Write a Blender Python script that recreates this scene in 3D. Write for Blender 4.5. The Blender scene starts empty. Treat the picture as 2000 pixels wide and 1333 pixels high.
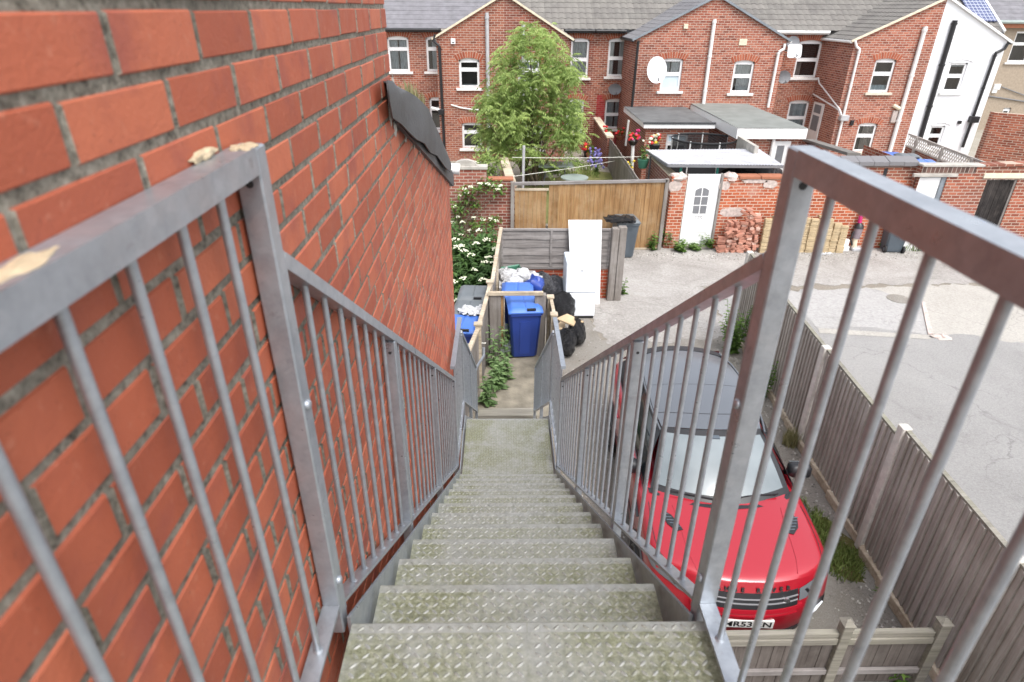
import bpy, bmesh, math, random
import numpy as np
from mathutils import Vector, Matrix
random.seed(7)
R_ = math.radians
scene = bpy.context.scene
COL = scene.collection
H = 6.0                                        # camera height above the alley
# ---------------------------------------------------------------- camera model
F_, CX, CY = 1212.0, 1000.0, 666.5
def _ray(u, v): return Vector((u - CX, -(v - CY), -F_))
_Z = -_ray(983, 2926).normalized()
_Y = _ray(972, 17); _Y = (_Y - _Z * _Y.dot(_Z)).normalized()
_X = _Y.cross(_Z)
RM = Matrix((_X, _Y, _Z))
def ray(u, v): return RM @ _ray(u, v)
def PG(u, v, z=0.0):                           # survey point at a known height
    d = ray(u, v); p = d * ((z - H) / d.z); return Vector((p.x, p.y, z))
def PY(u, v, y):                               # survey point at a known distance
    d = ray(u, v); p = d * (y / d.y); return Vector((p.x, y, p.z + H))
def PX(u, v, x):
    d = ray(u, v); p = d * (x / d.x); return Vector((x, p.y, p.z + H))
# ---------------------------------------------------------------- mesh builder
class MB:
    def __init__(s): s.v = []; s.f = []; s.r = []; s.cur = 0.5
    def quad(s, a, b, c, d):
        n = len(s.v); s.v += [tuple(a), tuple(b), tuple(c), tuple(d)]; s.f.append((n, n+1, n+2, n+3)); s.r.append(s.cur)
    def poly(s, pts):
        n = len(s.v); s.v += [tuple(p) for p in pts]; s.f.append(tuple(range(n, n+len(pts)))); s.r.append(s.cur)
    def addf(s, verts, faces):
        n = len(s.v); s.v += [tuple(p) for p in verts]
        for f in faces: s.f.append(tuple(i+n for i in f)); s.r.append(s.cur)
    def hexa(s, p):                            # 8 corners: bottom 4 ccw, top 4 ccw
        s.addf(p, [(3,2,1,0),(4,5,6,7),(0,1,5,4),(1,2,6,5),(2,3,7,6),(3,0,4,7)])
    def box(s, x0, x1, y0, y1, z0, z1):
        s.hexa([(x0,y0,z0),(x1,y0,z0),(x1,y1,z0),(x0,y1,z0),(x0,y0,z1),(x1,y0,z1),(x1,y1,z1),(x0,y1,z1)])
    def cbox(s, x0, x1, y0, y1, z0, z1, c=0.004):   # chamfered on vertical and top edges
        def ring(i, z): return [(x0+i,y0,z),(x1-i,y0,z),(x1,y0+i,z),(x1,y1-i,z),(x1-i,y1,z),(x0+i,y1,z),(x0,y1-i,z),(x0,y0+i,z)]
        def ring2(z): 
            i = c; return [(x0+2*i,y0+i,z),(x1-2*i,y0+i,z),(x1-i,y0+2*i,z),(x1-i,y1-2*i,z),(x1-2*i,y1-i,z),(x0+2*i,y1-i,z),(x0+i,y1-2*i,z),(x0+i,y0+2*i,z)]
        vs = ring2(z0) + ring(c, z0+c) + ring(c, z1-c) + ring2(z1)
        fs = [tuple(reversed(range(8))), tuple(range(24, 32))]
        for k in range(3):
            for j in range(8): fs.append((k*8+j, k*8+(j+1) % 8, k*8+8+(j+1) % 8, k*8+8+j))
        s.addf(vs, fs)
    def bar(s, a, b, w, h, up=(0,0,1)):
        a = Vector(a); b = Vector(b); d = (b-a).normalized(); up = Vector(up)
        sd = d.cross(up)
        if sd.length < 1e-5: sd = d.cross(Vector((0,1,0)))
        sd.normalize(); u2 = sd.cross(d).normalized()
        p = []
        for q in (a, b):
            p.append([q - sd*w/2 - u2*h/2, q + sd*w/2 - u2*h/2, q + sd*w/2 + u2*h/2, q - sd*w/2 + u2*h/2])
        s.addf(p[0] + p[1], [(3,2,1,0),(4,5,6,7),(0,1,5,4),(1,2,6,5),(2,3,7,6),(3,0,4,7)])
    def tube(s, pts, r, n=8, caps=True):
        pts = [Vector(p) for p in pts]; vs = []; fs = []
        rs = r if isinstance(r, (list, tuple)) else [r]*len(pts)
        up = None
        for i, p in enumerate(pts):
            d = (pts[min(i+1, len(pts)-1)] - pts[max(i-1, 0)]).normalized()
            if up is None: up = d.orthogonal().normalized()
            sd = d.cross(up)
            if sd.length < 1e-6: sd = d.orthogonal()
            sd.normalize(); up = sd.cross(d).normalized()
            for k in range(n):
                a = 2*math.pi*k/n; vs.append(p + (sd*math.cos(a) + up*math.sin(a))*rs[i])
        for i in range(len(pts)-1):
            for k in range(n): fs.append((i*n+k, i*n+(k+1) % n, (i+1)*n+(k+1) % n, (i+1)*n+k))
        if caps: fs.append(tuple(reversed(range(n)))); fs.append(tuple(range((len(pts)-1)*n, len(pts)*n)))
        s.addf(vs, fs)
    def disc(s, c, axis, r, th, n=20):          # solid disc
        c = Vector(c); ax = Vector(axis).normalized(); s.tube([c - ax*th/2, c + ax*th/2], r, n)
    def prism(s, pts, vec):
        n = len(pts); vec = Vector(vec); pts = [Vector(p) for p in pts]
        fs = [tuple(reversed(range(n))), tuple(range(n, 2*n))]
        for i in range(n): fs.append((i, (i+1) % n, n+(i+1) % n, n+i))
        s.addf(pts + [p+vec for p in pts], fs)
    def grid(s, fn, nu, nv, close=False):
        vs = [fn(i/nu, j/nv) for j in range(nv+1) for i in range(nu+1)]
        fs = [(j*(nu+1)+i, j*(nu+1)+i+1, (j+1)*(nu+1)+i+1, (j+1)*(nu+1)+i) for j in range(nv) for i in range(nu)]
        s.addf(vs, fs)
    def patch(s, a, b, c, d, nu=6, nv=6, bulge=0.0, th=0.0):
        a, b, c, d = map(Vector, (a, b, c, d)); nrm = (b-a).cross(d-a).normalized()
        def fn(u, v):
            p = a*(1-u)*(1-v) + b*u*(1-v) + c*u*v + d*(1-u)*v
            return p + nrm*bulge*(1-(2*u-1)**2)*(1-(2*v-1)**2)
        s.grid(fn, nu, nv)
    def blob(s, c, rx, ry, rz, seed=0, n=10, m=7, amp=0.15, fr=3.0, flat=None):
        rnd = random.Random(seed); ph = [rnd.uniform(0, 6.28) for _ in range(12)]
        vs = []; fs = []
        for j in range(m+1):
            th = math.pi*j/m
            for i in range(n):
                a = 2*math.pi*i/n
                k = 1 + amp*(math.sin(fr*a+ph[0])*math.sin(2*th+ph[1]) + .6*math.sin((fr+2)*a+ph[2]+3*th) + .5*math.sin(5*th+ph[3]+2*a))
                k += rnd.uniform(-amp*.35, amp*.35)
                z = math.cos(th)*k
                if flat is not None: z = max(z, flat)
                vs.append((c[0]+rx*math.sin(th)*math.cos(a)*k, c[1]+ry*math.sin(th)*math.sin(a)*k, c[2]+rz*z))
        for j in range(m):
            for i in range(n): fs.append((j*n+i, (j+1)*n+i, (j+1)*n+(i+1) % n, j*n+(i+1) % n))
        s.addf(vs, fs)
    def build(s, name, mat, parent=None, smooth=False, origin=None, sub=0):
        me = bpy.data.meshes.new(name)
        off = Vector(origin) if origin is not None else None
        vv = s.v if off is None else [(p[0]-off.x, p[1]-off.y, p[2]-off.z) for p in s.v]
        me.from_pydata(vv, [], s.f)
        a = me.attributes.new('rnd', 'FLOAT', 'FACE'); a.data.foreach_set('value', np.array(s.r, dtype=np.float32))
        if isinstance(mat, str): mat = M[mat]
        me.materials.append(mat)
        o = bpy.data.objects.new(name, me); COL.objects.link(o)
        if smooth:
            me.polygons.foreach_set('use_smooth', [True]*len(me.polygons))
            bm = bmesh.new(); bm.from_mesh(me); bmesh.ops.remove_doubles(bm, verts=bm.verts, dist=1e-5)
            ang = smooth if smooth is not True else 40
            for e in bm.edges: e.smooth = e.is_manifold and e.calc_face_angle(0) < R_(ang)
            bm.to_mesh(me); bm.free()
        if parent is not None:
            o.parent = parent
            if parent.type == 'EMPTY' and parent.get('_w'): o.location = -parent.location
        elif off is not None: o.location = off
        if sub:
            md = o.modifiers.new('s', 'SUBSURF'); md.levels = md.render_levels = sub
        return o
def tag(o, label, cat, group=None, kind=None):
    o['label'] = label; o['category'] = cat
    if group: o['group'] = group
    if kind: o['kind'] = kind
    return o
def thing(name, label, cat, loc=(0,0,0), group=None, world=True):
    o = bpy.data.objects.new(name, None); COL.objects.link(o); o.location = loc; o.empty_display_size = .2
    if world: o['_w'] = 1
    return tag(o, label, cat, group)
def struct(name, mb, mat, **k):
    o = mb.build(name, mat, **k); o['kind'] = 'structure'; return o
def dup(root, loc=None, rotz=None, label=None, group=None, scale=None):
    r = root.copy(); COL.objects.link(r)
    if loc is not None: r.location = loc
    if rotz is not None: r.rotation_euler = (0,0,rotz)
    if scale is not None: r.scale = scale
    if label: r['label'] = label
    if group: r['group'] = group
    for ch in list(root.children):
        c = ch.copy(); COL.objects.link(c); c.parent = r
        for g in list(ch.children):
            d = g.copy(); COL.objects.link(d); d.parent = c
    return r
def text_mb(txt, size, origin, xdir, ydir, depth=0.004, bold=0.0):
    cu = bpy.data.curves.new('t', 'FONT'); cu.body = txt; cu.size = size; cu.extrude = depth; cu.offset = bold; cu.align_x = 'CENTER'
    o = bpy.data.objects.new('t', cu); COL.objects.link(o)
    dg = bpy.context.evaluated_depsgraph_get(); me = bpy.data.meshes.new_from_object(o.evaluated_get(dg))
    mb = MB(); X = Vector(xdir).normalized(); Y = Vector(ydir).normalized(); Z = X.cross(Y); O = Vector(origin)
    vs = [O + X*v.co.x + Y*v.co.y + Z*v.co.z for v in me.vertices]
    mb.addf(vs, [tuple(p.vertices) for p in me.polygons])
    bpy.data.objects.remove(o); bpy.data.meshes.remove(me); bpy.data.curves.remove(cu)
    return mb
# ---------------------------------------------------------------- materials
M = {}
class NT:
    def __init__(s, name):
        m = bpy.data.materials.new(name); m.use_nodes = True; s.m = m; s.t = m.node_tree; s.b = s.t.nodes['Principled BSDF']; M[name] = m
    def n(s, typ, **k):
        nd = s.t.nodes.new(typ)
        for a, b in k.items():
            if a.startswith('i_'): nd.inputs[a[2:].replace('_', ' ')].default_value = b
            else: setattr(nd, a, b)
        return nd
    def l(s, a, b): s.t.links.new(a, b)
    def coord(s, scale=(1,1,1)):
        c = s.n('ShaderNodeTexCoord'); m = s.n('ShaderNodeMapping'); m.inputs['Scale'].default_value = scale
        s.l(c.outputs['Object'], m.inputs['Vector']); return m.outputs[0]
    def noise(s, scale, detail=4, vec=None, rough=.55, dist=0):
        nd = s.n('ShaderNodeTexNoise'); nd.inputs['Scale'].default_value = scale; nd.inputs['Detail'].default_value = detail
        nd.inputs['Roughness'].default_value = rough; nd.inputs['Distortion'].default_value = dist
        if vec is None: vec = s.coord()
        s.l(vec, nd.inputs['Vector']); return nd.outputs['Fac']
    def ramp(s, fac, stops):
        r = s.n('ShaderNodeValToRGB'); e = r.color_ramp.elements
        while len(e) < len(stops): e.new(.5)
        for el, (p, c) in zip(e, stops): el.position = p; el.color = (*c, 1) if len(c) == 3 else c
        s.l(fac, r.inputs[0]); return r.outputs['Color']
    def mix(s, fac, a, b, mode='MIX'):
        x = s.n('ShaderNodeMix', data_type='RGBA', blend_type=mode)
        if isinstance(fac, (int, float)): x.inputs[0].default_value = fac
        else: s.l(fac, x.inputs[0])
        for v, i in ((a, 6), (b, 7)):
            if isinstance(v, tuple): x.inputs[i].default_value = (*v, 1)
            else: s.l(v, x.inputs[i])
        return x.outputs[2]
    def math(s, op, a, b=None):
        x = s.n('ShaderNodeMath', operation=op)
        for v, i in ((a, 0), (b, 1)):
            if v is None: continue
            if isinstance(v, (int, float)): x.inputs[i].default_value = v
            else: s.l(v, x.inputs[i])
        return x.outputs[0]
    def attr(s, name='rnd'):
        a = s.n('ShaderNodeAttribute'); a.attribute_name = name; return a.outputs['Fac']
    def bump(s, h, strength=.3, dist=.01):
        b = s.n('ShaderNodeBump'); b.inputs['Strength'].default_value = strength; b.inputs['Distance'].default_value = dist
        s.l(h, b.inputs['Height']); s.l(b.outputs[0], s.b.inputs['Normal'])
    def set(s, col=None, rough=None, metal=None, spec=None):
        for v, k in ((col, 'Base Color'), (rough, 'Roughness'), (metal, 'Metallic'), (spec, 'Specular IOR Level')):
            if v is None: continue
            if isinstance(v, tuple): s.b.inputs[k].default_value = (*v, 1)
            elif isinstance(v, (int, float)): s.b.inputs[k].default_value = v
            else: s.l(v, s.b.inputs[k])
def plain(name, col, rough=.5, metal=0, var=.12, scale=6, bump=0, spec=None):
    n = NT(name); f = n.noise(scale, 5)
    lo = tuple(max(0, c*(1-var)) for c in col); hi = tuple(min(1, c*(1+var)) for c in col)
    c = n.ramp(f, [(.3, lo), (.7, hi)]); n.set(c, rough, metal, spec)
    if bump: n.bump(n.noise(scale*8, 4), bump, .01)
    return n
def brickmat(name, c1, c2, mortar, bw=.23, rh=.083, ms=.010, dirt=(.10,.07,.06), dirtamt=.35, offs=(0,0), patch=None, bl=0.0):
    n = NT(name); tc = n.n('ShaderNodeTexCoord'); sx = n.n('ShaderNodeSeparateXYZ'); n.l(tc.outputs['Object'], sx.inputs[0])
    ge = n.n('ShaderNodeNewGeometry'); sn = n.n('ShaderNodeSeparateXYZ'); n.l(ge.outputs['Normal'], sn.inputs[0])
    side = n.math('GREATER_THAN', n.math('ABSOLUTE', sn.outputs[0]), .7)
    mx = n.n('ShaderNodeMix', data_type='FLOAT'); n.l(side, mx.inputs[0]); n.l(sx.outputs[0], mx.inputs[2]); n.l(sx.outputs[1], mx.inputs[3])
    cb = n.n('ShaderNodeCombineXYZ'); n.l(mx.outputs[0], cb.inputs[0]); n.l(sx.outputs[2], cb.inputs[1])
    wob = n.noise(3.0, 2)
    add = n.n('ShaderNodeVectorMath', operation='ADD'); n.l(cb.outputs[0], add.inputs[0])
    wv = n.n('ShaderNodeVectorMath', operation='SCALE'); 
    nz = n.n('ShaderNodeTexNoise'); nz.inputs['Scale'].default_value = 2.5; n.l(n.coord(), nz.inputs['Vector']); n.l(nz.outputs['Color'], wv.inputs[0]); wv.inputs['Scale'].default_value = .014
    n.l(wv.outputs[0], add.inputs[1])
    br = n.n('ShaderNodeTexBrick'); br.inputs['Scale'].default_value = 1; br.inputs['Brick Width'].default_value = bw; br.inputs['Row Height'].default_value = rh
    br.inputs['Mortar Size'].default_value = ms; br.inputs['Mortar Smooth'].default_value = .2; br.inputs['Bias'].default_value = 0
    br.inputs['Color1'].default_value = (0,0,0,1); br.inputs['Color2'].default_value = (1,1,1,1); br.inputs['Mortar'].default_value = (.5,.5,.5,1)
    n.l(add.outputs[0], br.inputs['Vector'])
    mid = tuple((a+b)/2 for a, b in zip(c1, c2))
    col = n.ramp(br.outputs['Color'], [(0, tuple(c*.62 for c in c1)), (.18, c1), (.55, mid), (.85, c2), (1, tuple(min(1, c*1.2) for c in c2))])
    col = n.mix(n.math('MULTIPLY', n.noise(14, 4), .45), col, c1)
    big = n.ramp(n.noise(.75, 5, rough=.65), [(.42, (0,0,0)), (.68, (1,1,1))])
    col = n.mix(n.math('MULTIPLY', big, dirtamt), col, dirt)
    if bl:
        eff = n.ramp(n.noise(1.1, 6, rough=.7), [(.55, (0,0,0)), (.7, (1,1,1))]); col = n.mix(n.math('MULTIPLY', eff, bl), col, (.55,.48,.43))
    mo = n.mix(n.noise(5, 4), tuple(c*.75 for c in mortar), mortar)
    col = n.mix(br.outputs['Fac'], col, mo)
    n.set(col, .88, 0, .25)
    h = n.math('SUBTRACT', n.math('MULTIPLY', n.noise(60, 3), .25), br.outputs['Fac']); n.bump(h, .6, .008)
    return n
def woodmat(name, c1, c2, grain='z', rough=.85, extra=None):
    n = NT(name); sc = {'x': (1.2, 22, 22), 'y': (22, 1.2, 22), 'z': (22, 22, 1.2)}[grain]
    g = n.noise(1.0, 6, n.coord(sc), .65)
    col = n.ramp(g, [(.28, tuple(c*.6 for c in c1)), (.45, c1), (.72, c2)])
    a = n.attr(); col = n.mix(n.math('MULTIPLY', a, .45), col, tuple(c*.6 for c in c1))
    w = n.ramp(n.noise(1.6, 5, rough=.7), [(.45, (0,0,0)), (.7, (1,1,1))])
    col = n.mix(n.math('MULTIPLY', w, .45), col, extra or tuple(min(1, c*1.4) for c in c2))
    n.set(col, rough, 0, .2); n.bump(g, .5, .006); return n
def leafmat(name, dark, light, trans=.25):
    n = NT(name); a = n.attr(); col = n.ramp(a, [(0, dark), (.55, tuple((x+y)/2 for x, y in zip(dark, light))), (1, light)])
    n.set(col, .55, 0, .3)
    tr = n.n('ShaderNodeBsdfTranslucent'); n.l(col, tr.inputs[0]); ms = n.n('ShaderNodeMixShader'); ms.inputs[0].default_value = trans
    out = n.t.nodes['Material Output']; n.l(n.b.outputs[0], ms.inputs[1]); n.l(tr.outputs[0], ms.inputs[2]); n.l(ms.outputs[0], out.inputs[0])
# near wall brick: real bricks, colour varies from brick to brick
n = NT('near_brick'); a = n.attr(); c = n.ramp(a, [(0, (.295,.070,.034)), (.5, (.375,.094,.046)), (1, (.425,.120,.060))])
c = n.mix(n.math('MULTIPLY', n.ramp(n.noise(9, 5, rough=.7), [(.45,(0,0,0)),(.75,(1,1,1))]), .35), c, (.24,.06,.04))
c = n.mix(n.math('MULTIPLY', n.ramp(n.noise(55, 3), [(.62,(0,0,0)),(.72,(1,1,1))]), .25), c, (.50,.22,.14))
c = n.mix(n.math('MULTIPLY', n.ramp(n.noise(4.5, 4, rough=.6), [(.55,(0,0,0)),(.72,(1,1,1))]), .5), c, (.19,.045,.045))
c = n.mix(n.math('MULTIPLY', n.ramp(n.noise(120, 3, rough=.7), [(.66,(0,0,0)),(.70,(1,1,1))]), .6), c, (.10,.03,.02))
n.set(c, n.ramp(n.noise(12, 3), [(.3,(.5,.5,.5)),(.7,(.72,.72,.72))]), 0, .4); n.bump(n.math('ADD', n.noise(160, 4), n.math('MULTIPLY', n.noise(30, 5, rough=.7), 1.5)), .3, .004)
n = NT('near_mortar'); c = n.ramp(n.noise(70, 6, rough=.75), [(.33,(.06,.054,.045)),(.45,(.235,.215,.175)),(.68,(.47,.435,.365))])
c = n.mix(n.math('MULTIPLY', n.ramp(n.noise(2.2, 4), [(.4,(0,0,0)),(.65,(1,1,1))]), .55), c, (.16,.15,.125)); n.set(c, .95, 0, .1); n.bump(n.noise(110, 5, rough=.8), .9, .012)
brickmat('terrace_brick', (.27,.075,.045), (.385,.14,.085), (.50,.39,.32), dirtamt=.35)
brickmat('terrace_brick_pale', (.28,.08,.05), (.41,.155,.10), (.53,.42,.35), dirtamt=.3)
brickmat('terrace_brick_dark', (.22,.058,.038), (.335,.105,.068), (.45,.34,.28), dirtamt=.45)
brickmat('alley_brick', (.36,.085,.038), (.47,.13,.06), (.60,.44,.34), bw=.217, rh=.085, ms=.012, dirtamt=.12, bl=.35)
brickmat('garden_brick', (.25,.07,.05), (.36,.13,.09), (.50,.40,.33), bw=.23, rh=.085, ms=.011, dirtamt=.45, bl=.4)
brickmat('outhouse_brick', (.27,.075,.045), (.40,.13,.075), (.50,.38,.30), bw=.23, rh=.085, ms=.011, dirt=(.10,.075,.06), dirtamt=.5)
brickmat('yard_brick', (.36,.065,.03), (.45,.09,.04), (.52,.36,.28), bw=.23, rh=.08, ms=.010, dirtamt=.15)
brickmat('painted_brick', (.33,.035,.035), (.42,.06,.06), (.40,.14,.12), dirtamt=.3)
plain('render_pale', (.50,.42,.38), .95, var=.25, scale=14, bump=.5)
# galvanised steel
n = NT('galv'); f = n.noise(28, 5, rough=.7); c = n.ramp(f, [(.3,(.285,.31,.34)),(.7,(.39,.42,.455))])
c = n.mix(n.math('MULTIPLY', n.ramp(n.noise(5, 5, rough=.75), [(.5,(0,0,0)),(.75,(1,1,1))]), .4), c, (.40,.42,.44))
vo = n.n('ShaderNodeTexVoronoi'); vo.inputs['Scale'].default_value = 55; n.l(n.coord(), vo.inputs['Vector']); sp_ = n.n('ShaderNodeSeparateColor'); n.l(vo.outputs['Color'], sp_.inputs[0])
c = n.mix(n.math('MULTIPLY', n.ramp(sp_.outputs[0], [(.72,(0,0,0)),(.95,(1,1,1))]), .3), c, (.45,.47,.50))
c = n.mix(n.math('MULTIPLY', n.ramp(n.noise(16, 5, rough=.75), [(.62,(0,0,0)),(.70,(1,1,1))]), .4), c, (.17,.155,.15))
n.set(c, n.ramp(n.noise(18, 4), [(.3,(.27,.27,.27)),(.7,(.46,.46,.46))]), .6); n.bump(n.noise(90, 4), .12, .004)
# chequer plate with algae, worn clean on the raised lozenges, with less algae on the nosings
def platemat(name, algae):
    n = NT(name); metal = n.ramp(n.noise(35, 5, rough=.7), [(.3,(.24,.245,.235)),(.7,(.40,.405,.39))])
    g1 = n.ramp(n.noise(5.5, 6, rough=.72), [(.36,(0,0,0)),(.62,(1,1,1))])
    g2 = n.noise(90, 4, rough=.7)
    gcol = n.ramp(g2, [(.3,(.075,.08,.045)),(.52,(.17,.175,.11)),(.75,(.34,.34,.27))])
    mossy = n.ramp(n.noise(3.1, 5, rough=.7), [(.55,(0,0,0)),(.72,(1,1,1))])
    gcol = n.mix(n.math('MULTIPLY', mossy, .5), gcol, (.145,.16,.05))
    fac = n.math('MULTIPLY', g1, algae) if algae < 1 else g1
    tc = n.n('ShaderNodeTexCoord'); sx = n.n('ShaderNodeSeparateXYZ'); n.l(tc.outputs['Object'], sx.inputs[0]); mr = n.n('ShaderNodeMapRange'); n.l(n.math('ABSOLUTE', n.math('ADD', sx.outputs[0], n.math('SUBTRACT', n.math('MULTIPLY', n.noise(6, 4), .25), .175))), mr.inputs[0]); mr.inputs[1].default_value = .12; mr.inputs[2].default_value = .38; mr.inputs[3].default_value = .62; mr.inputs[4].default_value = 1.25
    fac = n.math('MULTIPLY', fac, mr.outputs[0])
    fac = n.math('MULTIPLY', n.math('ADD', fac, .32), n.math('SUBTRACT', 1, n.math('MULTIPLY', n.attr(), .80)))
    c = n.mix(fac, metal, gcol)
    ro = n.ramp(g2, [(.35,(.40,.40,.40)),(.65,(.68,.68,.68))]); n.set(c, ro, n.math('MULTIPLY', n.math('SUBTRACT', 1, fac), .45))
    n.bump(g2, .25, .004)
platemat('chequer', .95)
platemat('chequer_worn', .7)
plain('foam', (.62,.50,.33), .9, var=.2, scale=40, bump=.8)
plain('felt', (.055,.058,.062), .55, var=.25, scale=5, bump=.35)
plain('felt_roof', (.115,.118,.118), .75, var=.25, scale=2.5, bump=.3)
plain('felt_roof_green', (.19,.20,.185), .85, var=.15, scale=2, bump=.3)
plain('white_paint', (.80,.80,.79), .4, var=.04)
plain('white_render', (.82,.83,.85), .8, var=.04, scale=1.5)
plain('upvc', (.82,.82,.82), .3, var=.03)
plain('cream', (.66,.58,.44), .8, var=.15, scale=8)
plain('stone_sill', (.62,.56,.46), .85, var=.15, scale=6)
plain('white_sill', (.78,.76,.73), .7, var=.08)
plain('black_plastic', (.018,.018,.02), .35, var=.2)
plain('grey_pipe', (.42,.42,.43), .5, var=.15)
plain('white_pipe', (.74,.73,.71), .45, var=.06)
plain('dish_white', (.75,.75,.75), .45, var=.05)
plain('dish_grey', (.17,.175,.185), .5, var=.12)
plain('curtain', (.50,.53,.56), .9, var=.2, scale=4)
plain('curtain_white', (.72,.73,.75), .9, var=.1, scale=4)
plain('curtain_beige', (.42,.36,.33), .9, var=.15, scale=4)
plain('room_dark', (.03,.032,.035), .9, var=.3, scale=2)
plain('slate', (.165,.16,.172), .7, var=.22, scale=3, bump=.2)
n = NT('tile'); c = n.ramp(n.attr(), [(0,(.125,.117,.11)),(1,(.185,.172,.158))]); c = n.mix(n.math('MULTIPLY', n.ramp(n.noise(2, 6, rough=.7), [(.4,(0,0,0)),(.7,(1,1,1))]), .45), c, (.25,.24,.215)); n.set(c, .85, 0, .2); n.bump(n.noise(40, 4), .3, .01)
n = NT('tile_grey'); c = n.ramp(n.attr(), [(0,(.15,.145,.152)),(1,(.21,.205,.21))]); n.set(c, .8, 0, .25); n.bump(n.noise(40, 4), .3, .01)
plain('verge_grey', (.20,.225,.25), .6, var=.2, scale=4)
n = NT('glass'); gl = n.n('ShaderNodeBsdfGlossy'); gl.inputs['Roughness'].default_value = .03; tr = n.n('ShaderNodeBsdfTransparent'); tr.inputs[0].default_value = (.85,.9,.9,1)
fr = n.n('ShaderNodeFresnel'); fr.inputs[0].default_value = 1.6; ms = n.n('ShaderNodeMixShader'); n.l(n.math('MULTIPLY', fr.outputs[0], 2.6), ms.inputs[0]); n.l(tr.outputs[0], ms.inputs[1]); n.l(gl.outputs[0], ms.inputs[2]); n.l(ms.outputs[0], n.t.nodes['Material Output'].inputs[0])
plain('frosted', (.55,.66,.72), .25, var=.05)
plain('rendered_beige', (.33,.27,.205), .9, var=.15, scale=10, bump=.5)
woodmat('wood_grey_v', (.21,.185,.165), (.33,.30,.275), 'z', extra=(.38,.36,.34))
woodmat('wood_grey_h', (.23,.21,.20), (.36,.335,.32), 'x', extra=(.40,.38,.37))
woodmat('wood_brown_v', (.37,.335,.295), (.50,.46,.415), 'z', extra=(.56,.525,.48))
woodmat('wood_orange_v', (.27,.15,.065), (.43,.265,.125), 'z', extra=(.45,.34,.21))
woodmat('wood_mossy', (.23,.215,.18), (.37,.345,.30), 'x', extra=(.24,.24,.16))
woodmat('wood_dark_v', (.11,.093,.083), (.185,.16,.145), 'z', extra=(.22,.20,.18))
woodmat('wood_pale', (.40,.33,.24), (.60,.52,.41), 'x')
woodmat('wood_black', (.022,.019,.018), (.075,.065,.06), 'z', extra=(.12,.10,.09))
woodmat('bark', (.10,.075,.05), (.22,.18,.13), 'z')
plain('concrete_post', (.58,.55,.50), .9, var=.15, scale=10, bump=.4)
plain('concrete', (.40,.375,.335), .9, var=.2, scale=6, bump=.4)
plain('concrete_path', (.225,.20,.155), .9, var=.35, scale=3.5, bump=.6)
plain('blue_plastic', (.022,.055,.28), .38, var=.12, scale=3)
plain('blue_lid', (.06,.16,.52), .32, var=.1, scale=3)
plain('grey_plastic', (.085,.105,.125), .45, var=.15, scale=3)
plain('grey_lid', (.13,.145,.155), .45, var=.15, scale=3)
plain('green_plastic', (.05,.17,.11), .5, var=.15)
n = NT('bin_bag'); n.set((.012,.012,.014), .16, 0, .7); n.bump(n.noise(14, 6, rough=.6, dist=2.5), 1.0, .09)
n = NT('bag_grey'); n.set(n.ramp(n.noise(6,4),[(.3,(.03,.03,.035)),(.7,(.10,.10,.11))]), .3, 0, .5); n.bump(n.noise(12, 6, rough=.65, dist=1.5), 1.0, .05)
n = NT('paper'); n.set(n.ramp(n.noise(22, 6, rough=.8, dist=1),[(.32,(.10,.10,.11)),(.42,(.62,.62,.63)),(.8,(.86,.86,.86))]), .8); n.bump(n.noise(20, 5, dist=2), 1.0, .05)
plain('cardboard', (.52,.39,.24), .9, var=.12, scale=5, bump=.2)
plain('appliance', (.80,.84,.88), .3, var=.02)
plain('appliance_side', (.66,.72,.78), .4, var=.03)
plain('number_white', (.85,.85,.85), .6, var=.03)
n = NT('car_red'); n.set((.36,.008,.020), .3, .15, .5); n.b.inputs['Coat Weight'].default_value = .9; n.b.inputs['Coat Roughness'].default_value = .12
n.bump(n.noise(260, 2), .05, .001)
n = NT('car_roof'); n.set((.13,.14,.155), .28, .3, .6); n.b.inputs['Coat Weight'].default_value = .6; n.b.inputs['Coat Roughness'].default_value = .15
n = NT('car_glass'); n.set(n.ramp(n.noise(1.3, 3), [(.35,(.13,.155,.165)),(.65,(.21,.24,.25))]), .12, 0, .6); n.b.inputs['Coat Weight'].default_value = .3
n = NT('car_glass_dark'); n.set((.012,.016,.018), .06, 0, .7)
plain('car_black', (.016,.016,.018), .4, var=.15)
plain('chrome', (.62,.62,.63), .18, metal=.9, var=.05)
plain('tyre', (.02,.02,.021), .8, var=.2)
plain('rim', (.04,.04,.043), .35, metal=.6)
n = NT('lamp_glass'); n.set((.17,.18,.195), .1, .3, .7)
plain('plate_white', (.80,.80,.78), .4, var=.02)
plain('letter_black', (.015,.015,.015), .5, var=.1)
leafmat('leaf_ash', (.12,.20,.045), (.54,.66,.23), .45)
leafmat('leaf_dark', (.028,.07,.018), (.11,.20,.05), .2)
leafmat('leaf_weed', (.05,.11,.02), (.19,.30,.07), .25)
leafmat('leaf_nettle', (.08,.15,.05), (.26,.38,.16), .3)
leafmat('grass', (.11,.16,.035), (.30,.37,.12), .3)
leafmat('grass_dry', (.16,.15,.06), (.36,.34,.18), .2)
plain('flower_white', (.66,.66,.50), .8, var=.08, scale=20)
plain('flower_red', (.62,.03,.03), .6, var=.2, scale=20)
plain('flower_pink', (.70,.05,.22), .6, var=.2, scale=20)
plain('flower_yellow', (.75,.55,.05), .6, var=.2, scale=20)
plain('flower_blue', (.25,.22,.55), .7, var=.2, scale=20)
plain('terracotta', (.34,.13,.07), .8)
plain('table_green', (.28,.33,.31), .5, var=.1)
plain('pink', (.55,.03,.17), .4)
plain('clear_grey', (.22,.18,.20), .2)
plain('teal_pipe', (.02,.22,.17), .4)
plain('line_white', (.75,.74,.66), .6)
plain('lattice', (.40,.37,.34), .85, var=.15)
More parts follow.
